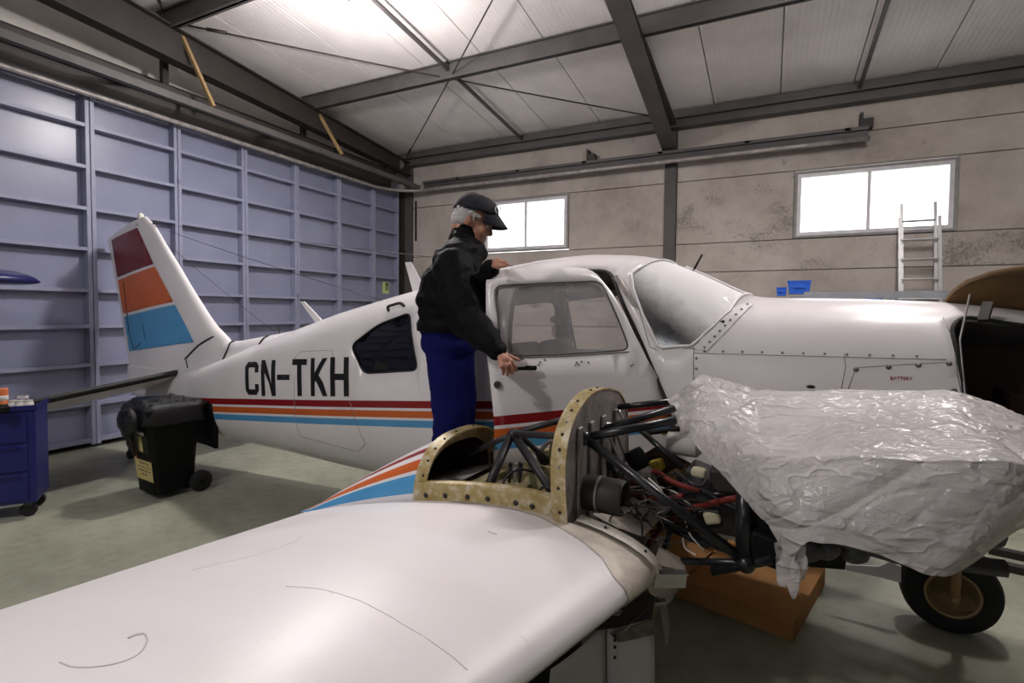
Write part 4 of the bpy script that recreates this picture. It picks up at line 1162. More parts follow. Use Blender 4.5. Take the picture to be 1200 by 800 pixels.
# firewall: flat plate with a riveted rim turned aft
FW = [(1.60, .74), (1.62, .99), (1.645, 1.17), (1.625, 1.29), (1.555, 1.37), (1.44, 1.42), (1.30, 1.435), (1.15, 1.42), (1.02, 1.38), (.93, 1.30), (.895, 1.16), (.89, .74)]
FWs = [(p.x, p.y) for p in spline([(a, c, 0) for a, c in FW], 4)]
b = MB(); b.prism([V(1.0, l, z) for l, z in FWs], (.008, 0, 0)); fw = b.build('firewall', 'firewall_metal', AC, False)
b = MB(); fc = (1.26, 1.05)
b.grid([[V(t, l+(l-fc[0])*k, z+(z-fc[1])*k) for l, z in FWs] for t, k in ((1.012, .0), (1.012, .015), (.955, .012), (.955, .0), (1.0, .0))])
rimo = b.build('firewall_rim', 'flange_primer', fw, True, 40)
for i in range(1, len(FWs)-1, 2):
    l, z = FWs[i]; MB().sphere(V(.985, l+(l-fc[0])*.012, z+(z-fc[1])*.012), .0065, 8, 5).build('rim_rivet', 'steel_brown' if i % 3 else 'silver', rimo)
for l, w_ in ((1.52, .02), (1.40, .02), (1.26, .025), (1.10, .02)):
    bevel(MB().box2(V(1.008, l-w_, .78), V(1.020, l+w_, 1.33)).build('stiffener', 'firewall_metal', fw), .005, 1)
# heater duct
b = MB(); b.lathe([(.060, 0), (.066, .01), (.066, .15), (.060, .16), (.055, .15), (.055, .02), (0, .02)], 24, V(1.01, 1.46, 1.07), 'X'); du = b.build('air_duct', 'steel_brown', AC, True, 40)
MB().lathe([(.067, 0), (.069, .001), (.069, .009), (.067, .010)], 24, V(1.07, 1.46, 1.07), 'X').build('hose_clamp', 'dull_metal', du, True, 40)
# oil cooler box and nacelle belly skin
b = MB(); Rb = []
for t, dz, w_ in ((.98, .0, .0), (1.08, -.005, .0), (1.18, -.03, .02), (1.26, -.08, .05), (1.30, -.15, .08)):
    Rb.append([V(t, l, z+dz) for l, z in ((1.57-w_*.2, .93), (1.50-w_*.3, .90), (1.40-w_*.4, .86), (1.28, .80), (1.15, .76), (.95, .74))])
b.grid(Rb); b.grid([[V(t, l, z) for t, l, z in ((1.30, 1.55, .76), (1.31, 1.30, .65), (1.30, .95, .59))], [V(t, l, z) for t, l, z in ((1.20, 1.57, .64), (1.20, 1.30, .52), (1.2, .95, .50))]])
b.build('nacelle_belly', 'primer_beige', AC, True, 50)
b = MB(); b.grid([[V(1.03+.1*i, l, .985-.02*i-.25*(1.55-l)*.4-.012*(i % 2)) for i in range(3)] for l in (1.42, 1.30, 1.15, 1.0)]); o = b.build('baffle_plate', 'primer_beige', AC); o.modifiers.new('t', 'SOLIDIFY').thickness = .004
def P3(px, py, l): return Vp(at_l(px, py, l))
def quadplate(pts, name, m, th=.006):
    o = MB().add([P3(*p) for p in pts], [tuple(range(len(pts)))]).build(name, m, AC); s_ = o.modifiers.new('t', 'SOLIDIFY'); s_.thickness = th; s_.offset = 0; return o
b = MB(); p0, p1 = P3(767, 671, 1.50), P3(804, 671, 1.42); b.rod(p0, p1, .035, .006); b.rod((p0[0], p0[1]-.0, p0[2]-.028), (p1[0], p1[1], p1[2]-.028), .006, .05); an = b.build('angle_bracket', 'silver', AC)
b = MB(); b.prism([P3(765, 660, 1.45), P3(773, 640, 1.35), P3(800, 655, 1.3), P3(804, 668, 1.35)], (0, -.004, 0)); b.build('gusset_plate', 'primer_beige', AC)
quadplate([(728, 548, .97), (770, 522, .97), (816, 546, .97), (858, 600, .97), (845, 625, .97), (760, 612, .97)], 'cowl_baffle', 'nose_inside')
quadplate([(770, 560, 1.0), (800, 545, 1.0), (826, 566, 1.0), (815, 590, 1.0)], 'cowl_baffle', 'lid_inside')
# lower nacelle under the leading edge: brown skin, gear doors

quadplate([(690, 738, 1.55), (700, 712, 1.58), (752, 690, 1.58), (768, 700, 1.55), (764, 724, 1.55), (720, 735, 1.55)], 'wheel_well_skin', 'steel_brown')
quadplate([(715, 742, 1.52), (764, 726, 1.52), (770, 742, 1.5), (725, 752, 1.5)], 'bay_frame', 'dull_metal')
b = MB()
for i in range(2):
    pass
R_ = []
for k in range(7):
    f = k/6; R_.append([P3(768+8*sin(pi*f*.6)+(4 if i else 0), 702+52*f, 1.42), P3(779+6*sin(pi*f*.8), 700+55*f, 1.30)])
b.grid(R_); o = b.build('door_curb', 'dull_metal', AC, True); o.modifiers.new('t', 'SOLIDIFY').thickness = .012
def curved_door(pts, name, m):                                 # 4 corner pixels, bowed outwards
    c = [Vector(P3(*p)) for p in pts]; R_ = []
    for i in range(9):
        u_ = i/8; row = []
        for j in range(7):
            v_ = j/6; p = (c[0]*(1-u_)+c[1]*u_)*(1-v_)+(c[3]*(1-u_)+c[2]*u_)*v_
            row.append(p+Vector((.0, -.03*sin(pi*u_), 0)))
        R_.append(row)
    o = MB().grid(R_).build(name, m, AC, True); o.modifiers.new('t', 'SOLIDIFY').thickness = .008; return o
gd = curved_door([(711, 733, 1.50), (767, 741, 1.40), (768, 830, 1.40), (712, 830, 1.5)], 'gear_door', 'white_paint')
for y in (745, 750, 758, 770): MB().sphere(P3(720.5, y, 1.528), .006, 8, 5).build('door_rivet', 'steel_brown', gd)
curved_door([(645, 785, 1.62), (709, 735, 1.50), (710, 830, 1.50), (640, 830, 1.62)], 'gear_door', 'wing_paint')
# main gear leg and wheel, mostly below the picture
b = MB(); b.tube([V(.72, 1.2, .72), V(.72, 1.2, .30)], .035, 12); b.tube([V(.72, 1.2, .30), V(.72, 1.12, .26)], .025, 10); o = b.build('main_gear_leg', 'aluminium', AC, True, 40)
def wheel(c, R, w, par, hubm='rust_yellow'):
    ty = MB().lathe([(R*.55, -w*.42), (R*.75, -w*.5), (R*.93, -w*.42), (R, -w*.2), (R, w*.2), (R*.93, w*.42), (R*.75, w*.5), (R*.55, w*.42)], 40, c, 'Y').build('tyre', 'rubber', par, True, 50)
    b = MB(); b.lathe([(R*.56, -w*.36), (R*.50, -w*.40), (R*.44, -w*.30), (R*.36, -w*.12), (R*.16, -w*.10), (R*.14, -w*.34), (0, -w*.36)], 32, c, 'Y'); b.lathe([(0, w*.36), (R*.2, w*.3), (R*.5, w*.2), (R*.56, w*.36)], 32, c, 'Y')
    hb = b.build('hub', hubm, par, True, 40)
    return ty
wheel(V(.72, 1.30, .235), .235, .17, o)
MB().tube([V(.72, -1.2, .74), V(.72, -1.2, .235)], .035, 12).build('main_gear_leg', 'aluminium', AC, True)
wheel(V(.72, -1.30, .235), .235, .17, bpy.data.objects['main_gear_leg.001'])
# nose gear
wc = loc(at_z(1110, 735, 0)); wr = .228; WL = float(wc[1]); wc = np.array([wc[0], WL, wr])
b = MB(); b.tube([V(wc[0]-.10, WL+.14, 1.05), V(wc[0]-.02, WL+.12, .62)], .035, 12); b.tube([V(wc[0]-.02, WL+.12, .64), V(wc[0]+.0, WL+.14, .56), V(wc[0], WL+.14, wr)], [.03, .026, .022], 8); b.tube([V(wc[0], WL+.17, wr), V(wc[0], WL-.14, wr)], .018, 8)
ng = b.build('nose_gear_leg', 'rust_yellow', AC, True)
wheel(V(wc[0], WL, wr), wr, .19, ng, 'nose_inside')
MB().lathe([(wr*.50, -.090), (wr*.54, -.097), (wr*.57, -.090)], 36, V(wc[0], WL, wr), 'Y').build('rim_ring', 'rust_yellow', ng, True)
b = MB()
P = [(985, 661), (992, 668), (1030, 676), (1056, 683), (1056, 664), (1043, 658), (1030, 664), (1000, 662)]
o = MB().add([P3(x, y, -.30) for x, y in P], [tuple(range(len(P)))]).build('nose_gear_door', 'white_paint', AC); o.modifiers.new('t', 'SOLIDIFY').thickness = .012

# tubes in the open bay and the engine mount in front of the firewall
def tubes(specs, name, m, par=AC):
    out = []
    for s_ in specs:
        r = s_[0]; pts = [P3(*p) for p in s_[1:]]
        if len(pts) > 2: pts = spline(pts, 5)
        out.append(MB().tube(pts, r, 8).build(name, m, par, True))
    return out
tubes([(.019, (600, 507, 1.30), (566, 584, 1.54)), (.019, (604, 512, 1.30), (640, 568, 1.36), (668, 605, 1.38)) if 0 else (.019, (604, 512, 1.30), (690, 640, 1.34)),
       (.015, (598, 508, 1.30), (684, 512, 1.46)), (.015, (604, 507, 1.28), (690, 483, 1.05)), (.013, (600, 509, 1.30), (548, 532, 1.15)),
       (.014, (612, 512, 1.26), (664, 560, 1.0)), (.012, (664, 484, 1.15), (668, 512, 1.30)), (.013, (630, 530, 1.2), (648, 566, 1.05))], 'mount_tube', 'tube_grey')
MB().sphere(P3(602, 509, 1.30), .028, 10, 8).build('mount_joint', 'tube_grey', AC, True)
tubes([(.010, (658, 513, 1.15), (643, 518, 1.15), (633, 532, 1.16), (632, 560, 1.18), (634, 590, 1.2))], 'vent_pipe', 'silver')
tubes([(.006, (600, 600, 1.35), (590, 565, 1.3), (610, 550, 1.25), (640, 562, 1.2), (660, 600, 1.2)), (.005, (610, 600, 1.4), (640, 570, 1.4), (655, 610, 1.4)), (.006, (575, 575, 1.4), (600, 570, 1.35), (640, 585, 1.3), (670, 575, 1.2)),
       (.005, (585, 590, 1.5), (560, 578, 1.5), (540, 580, 1.45)), (.005, (645, 560, 1.1), (625, 575, 1.2), (615, 605, 1.3)), (.007, (650, 600, 1.3), (660, 570, 1.2), (668, 550, 1.1))], 'control_cable', 'tube_black')
for k, x in enumerate((597, 603, 609, 616, 622)):
    b = MB(); b.tube([P3(x, 565, 1.1), P3(x+1, 545, 1.1)], .009, 6); b.sphere(P3(x+1, 544, 1.1), .012, 8, 6); b.build('hose_fitting', 'silver' if k % 2 else 'tube_black', AC, True)
big = tubes([(.017, (684, 513, 1.47), (792, 492, 1.32)), (.016, (690, 508, 1.30), (790, 478, 1.12)), (.014, (714, 478, 1.05), (790, 470, 1.02)), (.017, (687, 514, 1.47), (764, 568, 1.50), (880, 662, 1.50)) if 0 else (.018, (687, 514, 1.47), (876, 660, 1.46)),
             (.013, (750, 503, 1.1), (800, 548, 1.15)), (.013, (775, 657, 1.25), (876, 659, 1.46)), (.017, (835, 669, 1.42), (905, 655, 1.46)), (.026, (872, 555, 1.40), (872, 660, 1.46)), (.012, (770, 608, 1.15), (876, 655, 1.42)),
             (.012, (745, 600, 1.0), (830, 640, 1.2)), (.011, (790, 610, 1.1), (776, 650, 1.15)), (.012, (795, 560, 1.1), (870, 600, 1.3)), (.014, (760, 590, 1.0), (870, 575, 1.2)), (.012, (690, 500, 1.3), (745, 600, 1.0))], 'engine_mount_tube', 'tube_black')
MB().sphere(P3(684, 513, 1.47), .03, 10, 8).build('mount_joint', 'tube_black', AC, True); MB().sphere(P3(874, 660, 1.46), .032, 10, 8).build('mount_joint', 'tube_black', AC, True)
tubes([(.012, (755, 655, 1.0), (765, 630, 1.05), (800, 600, 1.15), (840, 588, 1.25), (870, 582, 1.3))], 'red_hose', 'red_hose')
tubes([(.010, (820, 575, 1.3), (790, 565, 1.25), (765, 552, 1.2), (740, 566, 1.15)), (.009, (735, 575, 1.2), (770, 585, 1.25), (800, 580, 1.3))], 'red_hose', 'red_hose')
tubes([(.004, (690, 575, 1.3), (720, 573, 1.25), (760, 569, 1.22), (785, 574, 1.2), (800, 582, 1.2)), (.003, (800, 600, 1.25), (808, 625, 1.3), (825, 645, 1.3)), (.003, (800, 630, 1.35), (803, 642, 1.35), (815, 650, 1.4)), (.0025, (910, 675, 1.5), (921, 682, 1.5), (928, 692, 1.5)),
       (.003, (722, 500, 1.2), (730, 492, 1.15), (738, 500, 1.1)), (.0035, (760, 560, 1.4), (775, 575, 1.42), (790, 600, 1.42))], 'white_wire', 'label_white')
tubes([(.007, (703, 480, 1.25), (706, 495, 1.25), (718, 498, 1.2), (725, 515, 1.15), (735, 540, 1.1)), (.006, (710, 500, 1.2), (722, 530, 1.2), (735, 560, 1.2)), (.006, (725, 480, 1.1), (735, 510, 1.1), (728, 560, 1.1))], 'breather_pipe', 'silver')
rnd = random.Random(5)
for k in range(46):
    x0, y0_ = rnd.uniform(695, 800), rnd.uniform(545, 610); l = rnd.uniform(.95, 1.4)
    tubes([(rnd.choice((.003, .004, .006)), (x0, y0_, l), (x0+rnd.uniform(-15, 30), y0_+rnd.uniform(5, 25), l+.05), (x0+rnd.uniform(10, 70), y0_+rnd.uniform(-10, 45), l+rnd.uniform(-.1, .15)))], 'engine_hose', rnd.choice(('tube_black', 'tube_black', 'tube_black', 'tube_grey', 'steel_brown', 'dull_metal')))
for (px, py, l, w_, h_, d_, m) in ((715, 590, 1.1, .10, .07, .10, 'engine_grey'), (745, 600, 1.05, .12, .08, .1, 'primer_beige'), (735, 560, 1.0, .08, .12, .08, 'firewall_metal'), (790, 585, 1.05, .10, .08, .1, 'black_plastic'), (825, 570, 1.05, .16, .14, .2, 'engine_grey'),
                                (855, 600, 1.1, .12, .12, .2, 'steel_brown'), (819, 553, 1.2, .055, .035, .05, 'cream_plastic'), (890, 620, 1.35, .10, .16, .12, 'black_plastic'), (905, 640, 1.4, .14, .10, .12, 'black_plastic'), (850, 560, 1.2, .10, .09, .1, 'steel_brown'), (835, 605, 1.2, .06, .05, .05, 'cream_plastic'), (770, 545, 1.0, .06, .05, .06, 'yellow_part')):
    bevel(MB().box(P3(px, py, l), (w_, d_, h_), Matrix.Rotation(rnd.uniform(-.4, .4), 3, 'Y')).build('accessory_case', m, AC), .012, 2)
b = MB(); b.lathe([(0, 0), (.035, .0), (.04, .02), (.04, .06), (.03, .075)], 16); b.lathe([(.030, .075), (.042, .20), (.042, .24), (0, .25)], 16)
o = MB(); Rq = Vector((.5, 0, -.86)).to_track_quat('Z', 'Y').to_matrix()
o.lathe([(0, -.01), (.036, -.01), (.042, .01), (.042, .06), (.034, .07)], 18, P3(742, 530, 1.2), 'Z', 0, Rq); oc = o.build('separator_cap', 'black_plastic', AC, True, 40)
o = MB(); o.lathe([(.032, .07), (.038, .09), (.030, .26), (0, .27)], 18, P3(742, 530, 1.2), 'Z', 0, Rq); o.build('oil_separator', 'dull_metal', AC, True, 40)
b = MB(); b.lathe([(0, -.075), (.05, -.07), (.052, .05), (.03, .07), (.015, .075), (.015, .09), (0, .09)], 18, P3(803, 520, 1.0), 'X'); b.build('fluid_bottle', 'label_white', AC, True, 40)
b = MB(); b.prism([P3(722, 582, 1.42), P3(728, 582, 1.42), P3(730, 596, 1.42), P3(726, 600, 1.42), P3(720, 596, 1.42)], (0, -.003, 0)); b.build('red_streamer', 'red_part', AC)
tubes([(.002, (725, 583, 1.42), (724, 560, 1.42))], 'streamer_cord', 'red_part')
tubes([(.012, (757, 507, 1.0), (790, 503, 1.0), (796, 502, 1.0))], 'fuel_hose', 'black_plastic'); tubes([(.0135, (776, 506.5, .99), (786, 504, .99))], 'hose_band', 'yellow_part')
# the engine under its cover
EC = Vector(V(1.97, 1.26, 1.20))
bevel(MB().box(EC, (.56, .24, .24)).build('crankcase', 'engine_grey', AC), .04, 3)
eng = bpy.data.objects['crankcase']
for sd in (1, -1):
    for k in range(3):
        c = EC+Vector((-.18+.175*k, -sd*.19, .02)); b = MB()
        b.lathe([(.055, -.09), (.06, -.075)]+[(r_, z_) for q in range(7) for r_, z_ in ((.075, -.07+.019*q), (.075, -.064+.019*q), (.06, -.062+.019*q), (.06, -.053+.019*q))]+[(.066, .075), (.06, .095), (0, .095)], 16, c, 'Y')
        b.build('cylinder_barrel', 'engine_grey', eng, False)
    MB().tube([EC+Vector((-.24, -sd*.24, -.10)), EC+Vector((0, -sd*.25, -.13)), EC+Vector((.24, -sd*.22, -.12))], .024, 8).build('exhaust_pipe', 'engine_grey', eng, True)
bevel(MB().box(EC+Vector((.02, 0, -.15)), (.40, .22, .10)).build('oil_sump', 'steel_brown', eng), .03, 2)
MB().lathe([(.05, .28), (.05, .34), (.09, .35), (.09, .37), (0, .37)], 20, EC, 'X').build('propeller_flange', 'silver', eng, True, 40)
b = MB()
for x0, y0_, l in ((945, 642, 1.45), (965, 640, 1.4), (1000, 645, 1.3)):
    b = MB(); b.sphere(P3(x0, y0_, l), (.05, .05, .04), 10, 6); b.build('exhaust_stub', 'engine_grey', eng, True)
MB().rod(P3(905, 648, 1.35), P3(985, 655, 1.2), .05, .05).build('intake_pipe', 'black_plastic', eng)

# ================================================================== POLYTHENE SHEET OVER THE ENGINE
def P3v(px, py, l): return Vector(P3(px, py, l))
rowsP = [
 [(800, 520, .92), (781, 469, 1.02), (797, 500, 1.22), (830, 540, 1.48), (872, 584, 1.62), (905, 622, 1.68), (924, 652, 1.70)],
 [(830, 500, .92), (803, 452, 1.03), (815, 485, 1.24), (862, 535, 1.55), (890, 585, 1.66), (918, 622, 1.70), (936, 645, 1.72)],
 [(850, 500, .92), (824, 440, 1.03), (844, 486, 1.30), (893, 534, 1.60), (905, 582, 1.69), (930, 610, 1.72), (948, 634, 1.73)],
 [(880, 500, .92), (848, 446, 1.01), (878, 508, 1.37), (926, 531, 1.62), (932, 580, 1.70), (950, 610, 1.73), (962, 636, 1.74)],
 [(900, 500, .92), (880, 455, 1.00), (910, 508, 1.35), (962, 534, 1.63), (962, 580, 1.71), (972, 612, 1.73), (984, 638, 1.74)],
 [(930, 500, .92), (915, 458, .98), (950, 494, 1.29), (1010, 536, 1.64), (1003, 585, 1.71), (1012, 622, 1.73), (1022, 648, 1.73)],
 [(1000, 500, .92), (975, 458, .97), (1012, 492, 1.28), (1070, 538, 1.65), (1062, 590, 1.71), (1060, 635, 1.73), (1062, 664, 1.73)],
 [(1060, 500, .92), (1040, 456, .97), (1075, 490, 1.28), (1125, 538, 1.65), (1115, 590, 1.71), (1100, 642, 1.73), (1088, 674, 1.72)],
 [(1110, 500, .92), (1100, 457, .97), (1128, 492, 1.28), (1178, 540, 1.64), (1160, 594, 1.70), (1135, 640, 1.72), (1112, 673, 1.70)],
 [(1160, 520, .92), (1148, 468, .98), (1172, 504, 1.28), (1215, 548, 1.60), (1196, 595, 1.65), (1166, 630, 1.66), (1140, 655, 1.62)],
 [(1215, 545, .92), (1196, 486, .99), (1218, 520, 1.26), (1252, 560, 1.52), (1230, 594, 1.54), (1198, 618, 1.52), (1165, 636, 1.45)],
 [(1250, 570, .95), (1235, 510, 1.0), (1250, 545, 1.20), (1280, 580, 1.38), (1262, 600, 1.38), (1230, 612, 1.34), (1205, 618, 1.28)],
]
G = [[P3v(*p) for p in r] for r in rowsP]
def refine(line, n):
    P = spline(line, n); return P
def creased(r, n):                      # smooth up to the front edge, sharp there, smooth below
    a_, b_ = spline(r[:4], n), spline(r[3:], n); return a_+b_[1:]
G1 = [creased(r, 24) for r in G]
cols = [refine([G1[i][j] for i in range(len(G1))], 20) for j in range(len(G1[0]))]
NU, NV = len(cols[0]), len(cols)
from mathutils import noise as mnoise
PG = []
for i in range(NU):
    row = []
    for j in range(NV):
        p = cols[j][i].copy()
        a = cols[j][min(i+1, NU-1)]-cols[j][max(i-1, 0)]; c_ = cols[min(j+1, NV-1)][i]-cols[max(j-1, 0)][i]
        nrm = a.cross(c_); nrm = nrm.normalized() if nrm.length > 1e-9 else Vector((0, 0, 1))
        v_ = j/(NV-1); side_f = min(1, max(0, (v_-.45)/.2))
        # draping folds running down the side, crumples along the top
        w1 = mnoise.noise(Vector((p.x*4.0+p.z*3, p.y*3, p.z*1.5+3)))
        fx_, fz_ = p.x*.82+p.z*.57, p.z*.82-p.x*.57                  # folds run down and back across the side
        r1 = abs(mnoise.noise(Vector((fx_*1.4, p.y*2.0, fz_*6.5))))
        r2 = abs(mnoise.noise(Vector((fx_*3-2, p.y*4, fz_*13+4))))
        r3 = abs(mnoise.noise(Vector((p.x*22, p.y*16+5, p.z*20))))
        top_f = 1-side_f
        c1 = max(0, 1-r1/.16)**2; c2 = max(0, 1-r2/.16)**2; c3 = max(0, 1-r3/.2)
        amp = .014*w1+.009*c1+.004*c2+.0016*c3*top_f
        if j == 0: amp *= .3
        p += nrm*amp
        row.append(p)
    PG.append(row)
b = MB(); b.grid(PG); sh = b.build('plastic_sheet', 'polythene', None, True)
sh.data.transform(Matrix.Translation(ORG) @ Matrix.Rotation(-ALPHA, 4, 'Z'))
sh_root = sh; tag(sh, 'crumpled translucent plastic sheet draped over the removed-cowl engine', 'plastic sheet')
ms = sh.modifiers.new('t', 'SOLIDIFY'); ms.thickness = .0012
# gathered knot at the lower corner
b = MB(); R_ = []
for i in range(15):
    f = i/14; c = Vector(P3(915+24*f, 640+8*f+18*sin(pi*f), 1.71)); rr = .020+.018*sin(pi*f); row = []
    for k in range(18):
        a = 2*pi*k/18; r = rr*(1+.28*sin(5*a+3*f)+.12*sin(9*a)); row.append(c+Vector((r*.7*cos(a), r*.5*sin(a), r*1.6*sin(a)-.01)))
    R_.append(row)
b.grid(R_, 0, True); kn = b.build('gathered_corner', 'polythene', None, True)
kn.data.transform(Matrix.Translation(ORG) @ Matrix.Rotation(-ALPHA, 4, 'Z')); kn.parent = sh

# ================================================================== THINGS ON THE FLOOR
# cardboard tray under the engine
c0 = at_z(930, 753, 0); c1 = at_z(978, 664, 0); c2 = at_z(762, 680, 0)
u1 = Vector(c1-c0); u2 = Vector(c2-c0); ux = u1.normalized(); uy = (u2-ux*u2.dot(ux)).normalized(); Lx, Ly, Hb = .80, .98, .115
bx = empty('cardboard_box', tuple(c0)); tag(bx, 'shallow brown cardboard box on the floor under the covered engine', 'box')
def bxp(a, b_, z): q = ux*a+uy*b_; return (q.x, q.y, z)
def slab(par, name, pts, off, m): MB().prism(pts, off, 0).build(name, m, par)
t_ = .006
slab(bx, 'box_bottom', [bxp(0, 0, .004), bxp(Lx, 0, .004), bxp(Lx, Ly, .004), bxp(0, Ly, .004)], (0, 0, t_), 'cardboard')
for nm_, a, b_, nrm in (('box_side', (0, 0), (Lx, 0), uy), ('box_side', (0, Ly), (Lx, Ly), -uy), ('box_side', (0, 0), (0, Ly), ux), ('box_side', (Lx, 0), (Lx, Ly), -ux)):
    slab(bx, nm_, [bxp(*a, .010), bxp(*b_, .010), bxp(*b_, Hb), bxp(*a, Hb)], tuple(nrm*t_), 'cardboard')
slab(bx, 'box_lid', [bxp(-.002, -.002, Hb), bxp(Lx, -.002, Hb), bxp(Lx, Ly*.62, Hb), bxp(-.002, Ly*.62, Hb)], (0, 0, t_), 'cardboard')
o = MB().prism([bxp(.02, Ly*.64, Hb), bxp(Lx*.96, Ly*.64, Hb), bxp(Lx*.93, Ly*1.0, Hb+.20), bxp(.05, Ly*1.0, Hb+.22)], tuple(Vector((0, 0, t_))), 0).build('box_flap', 'cardboard', bx)
# bars lying on the floor far right
for i, (q0, q1) in enumerate((((1158, 642.5), (1260, 664)), ((1140, 654), (1260, 681)))):
    a, b_ = at_z(*q0, .03), at_z(*q1, .03)
    o = MB().rod((0, 0, .03), tuple(b_-a+np.array([0, 0, .03])), .07, .05).build('steel_bar', 'steel_brown'); o.location = (a[0], a[1], -.005+.0)
    tag(o, ['dark bar lying on the floor at the right edge, farther of two', 'dark bar lying on the floor at the right edge, nearer of two'][i], 'bar', 'dark bars on the floor')

# wheeled bin
BC = at_z(192, 583, 0); bd = radians(84)
bn = empty('wheelie_bin', (BC[0]-.12, BC[1]+.10, 0), bd); tag(bn, 'black wheeled rubbish bin lined with a bag, lid hanging open, yellow labels', 'bin')
def ring(x0, x1, w, z, r=.04, n=5):
    P = []
    for cx, cy, a0 in ((x1-r, w-r, 0), (x0+r, w-r, pi/2), (x0+r, -w+r, pi), (x1-r, -w+r, 3*pi/2)):
        for k in range(n): a = a0+pi/2*k/(n-1); P.append((cx+r*cos(a), cy+r*sin(a), z))
    return P
b = MB(); b.grid([ring(-.17, .17, .18, .05), ring(-.19, .18, .195, .30), ring(-.24, .205, .225, .76), ring(-.245, .21, .23, .765), ring(-.275, .235, .255, .77), ring(-.28, .24, .26, .84), ring(-.262, .222, .243, .845), ring(-.245, .21, .225, .80)], 0, True)
b.f.append(tuple(range(20))); b.mi.append(0)
b.build('bin_body', 'black_plastic', bn, True, 45)
for s in (-1, 1):
    o = MB().lathe([(.02, -.03), (.085, -.03), (.10, -.018), (.10, .018), (.085, .03), (.06, .03), (.055, .015), (.02, .015)], 24, (.20, s*.22, .10), 'Y').build('wheel', 'rubber', bn, True, 40)
    MB().lathe([(0, -.036), (.022, -.034), (.022, .034), (0, .036)], 12, (.20, s*.22, .10), 'Y').build('hub_cap', 'black_plastic', o, True, 40)
MB().tube([(.20, -.20, .10), (.20, .20, .10)], .012, 8).build('axle', 'steel_brown', bn)
MB().tube([(.24, -.2, .82), (.30, -.19, .84), (.30, .19, .84), (.24, .2, .82)], .014, 8).build('bin_handle', 'black_plastic', bn, True)
R_ = []
for k in range(6):
    f = k/5; R_.append([(.305+.045*f+.02*sin(pi*f), y, .85-.44*f-.02*abs(y)/.25) for y in (-.26, -.24, -.1, .1, .24, .26)])
o = MB().grid(R_).build('bin_lid', 'black_plastic', bn, True); o.modifiers.new('t', 'SOLIDIFY').thickness = .03
# crumpled bag: overhanging collar and heap
R_ = []
for q, (k, z, d) in enumerate(((1.08, .70, .03), (1.07, .77, .02), (1.06, .84, .015), (1.0, .875, .02), (.85, .88, .05), (.6, .86, .06), (.3, .88, .05), (.02, .88, .0))):
    row = []
    for i, (x, y, _) in enumerate(ring(-.27, .23, .25, 0, .07, 9)):
        cx, cy = -.02, 0; nz = mnoise.noise(Vector((x*14, y*14, q*1.3)))
        row.append((cx+(x-cx)*k+nz*.012, cy+(y-cy)*k+nz*.012, z+nz*d+(mnoise.noise(Vector((x*30, y*30, q*2.0)))*.02 if q > 2 else 0)))
    R_.append(row)
MB().grid(R_, 0, True).build('bin_bag', 'black_bag', bn, True)
b = blob('bag_heap', [('e', (-.05, .0, .85), (.19, .17, .06)), ('e', (.08, .05, .875), (.10, .10, .05)), ('e', (-.18, -.05, .86), (.08, .12, .05))], .010, 'black_bag', bn, 1, .075, .035)
b = blob('bag_bulge', [('e', (-.30, .0, .74), (.085, .16, .12)), ('s', (-.31, .02, .66), .05, (-.26, .02, .42), .02)], .015, 'black_bag', bn, 3, .03, .05)
def sticker(x0, x1, z0, z1, m, name, par=bn, off=.004):
    def fx(z): return float(np.interp(z, [.05, .30, .76], [-.17, -.19, -.24]))-off
    o = MB().add([(fx(z0), y0_, z0) if 0 else (fx(z0), x0, z0), (fx(z0), x1, z0), (fx(z1), x1, z1), (fx(z1), x0, z1)], [(0, 1, 2, 3)]).build(name, m, par); return o
def side_sticker(x0, x1, z0, z1, m, name, off=.004):
    def fy(z): return -float(np.interp(z, [.05, .30, .76], [.18, .195, .225]))-off
    return MB().add([(x0, fy(z0), z0), (x1, fy(z0), z0), (x1, fy(z1), z1), (x0, fy(z1), z1)], [(0, 1, 2, 3)]).build(name, m, bn)
st = sticker(-.165, .16, .17, .36, 'label_yellow', 'yellow_label')
b = MB()
for k, (a, c_) in enumerate(((-.10, .06), (-.13, .12), (-.12, .11), (-.05, .05))):
    z = .325-.036*k; 
    x = a
    while x < c_:
        w_ = rnd.uniform(.02, .045); f = float(np.interp(z, [.05, .30, .76], [-.17, -.19, -.24]))-.0055
        b.add([(f, x, z), (f, min(x+w_, c_), z), (f-.0004, min(x+w_, c_), z+.014), (f-.0004, x, z+.014)], [(0, 1, 2, 3)]); x += w_+.012
o = b.build('label_print', 'sign_black', st); o['kind'] = 'stuff'
sticker(-.15, .10, .43, .60, 'sign_black', 'dark_label'); sticker(-.04, .05, .44, .585, 'label_yellow', 'yellow_flash', off=.006); sticker(.11, .15, .36, .58, 'orange_can', 'orange_flash', off=.006); sticker(-.10, .05, .60, .63, 'label_white', 'white_label', off=.006)
# steel stand behind the bin
q = at_z(153, 537, 0)
sd_ = empty('steel_stand', (q[0], q[1], 0)); tag(sd_, 'thin dark stand with a castor foot behind the black bin', 'stand')
MB().tube([(0, 0, .07), (0, 0, .55)], .022, 8).build('upright', 'steel_brown', sd_); MB().lathe([(0, -.02), (.05, -.02), (.05, .02), (0, .02)], 14, (0, 0, .05), 'Y').build('castor', 'rubber', sd_, True, 40)

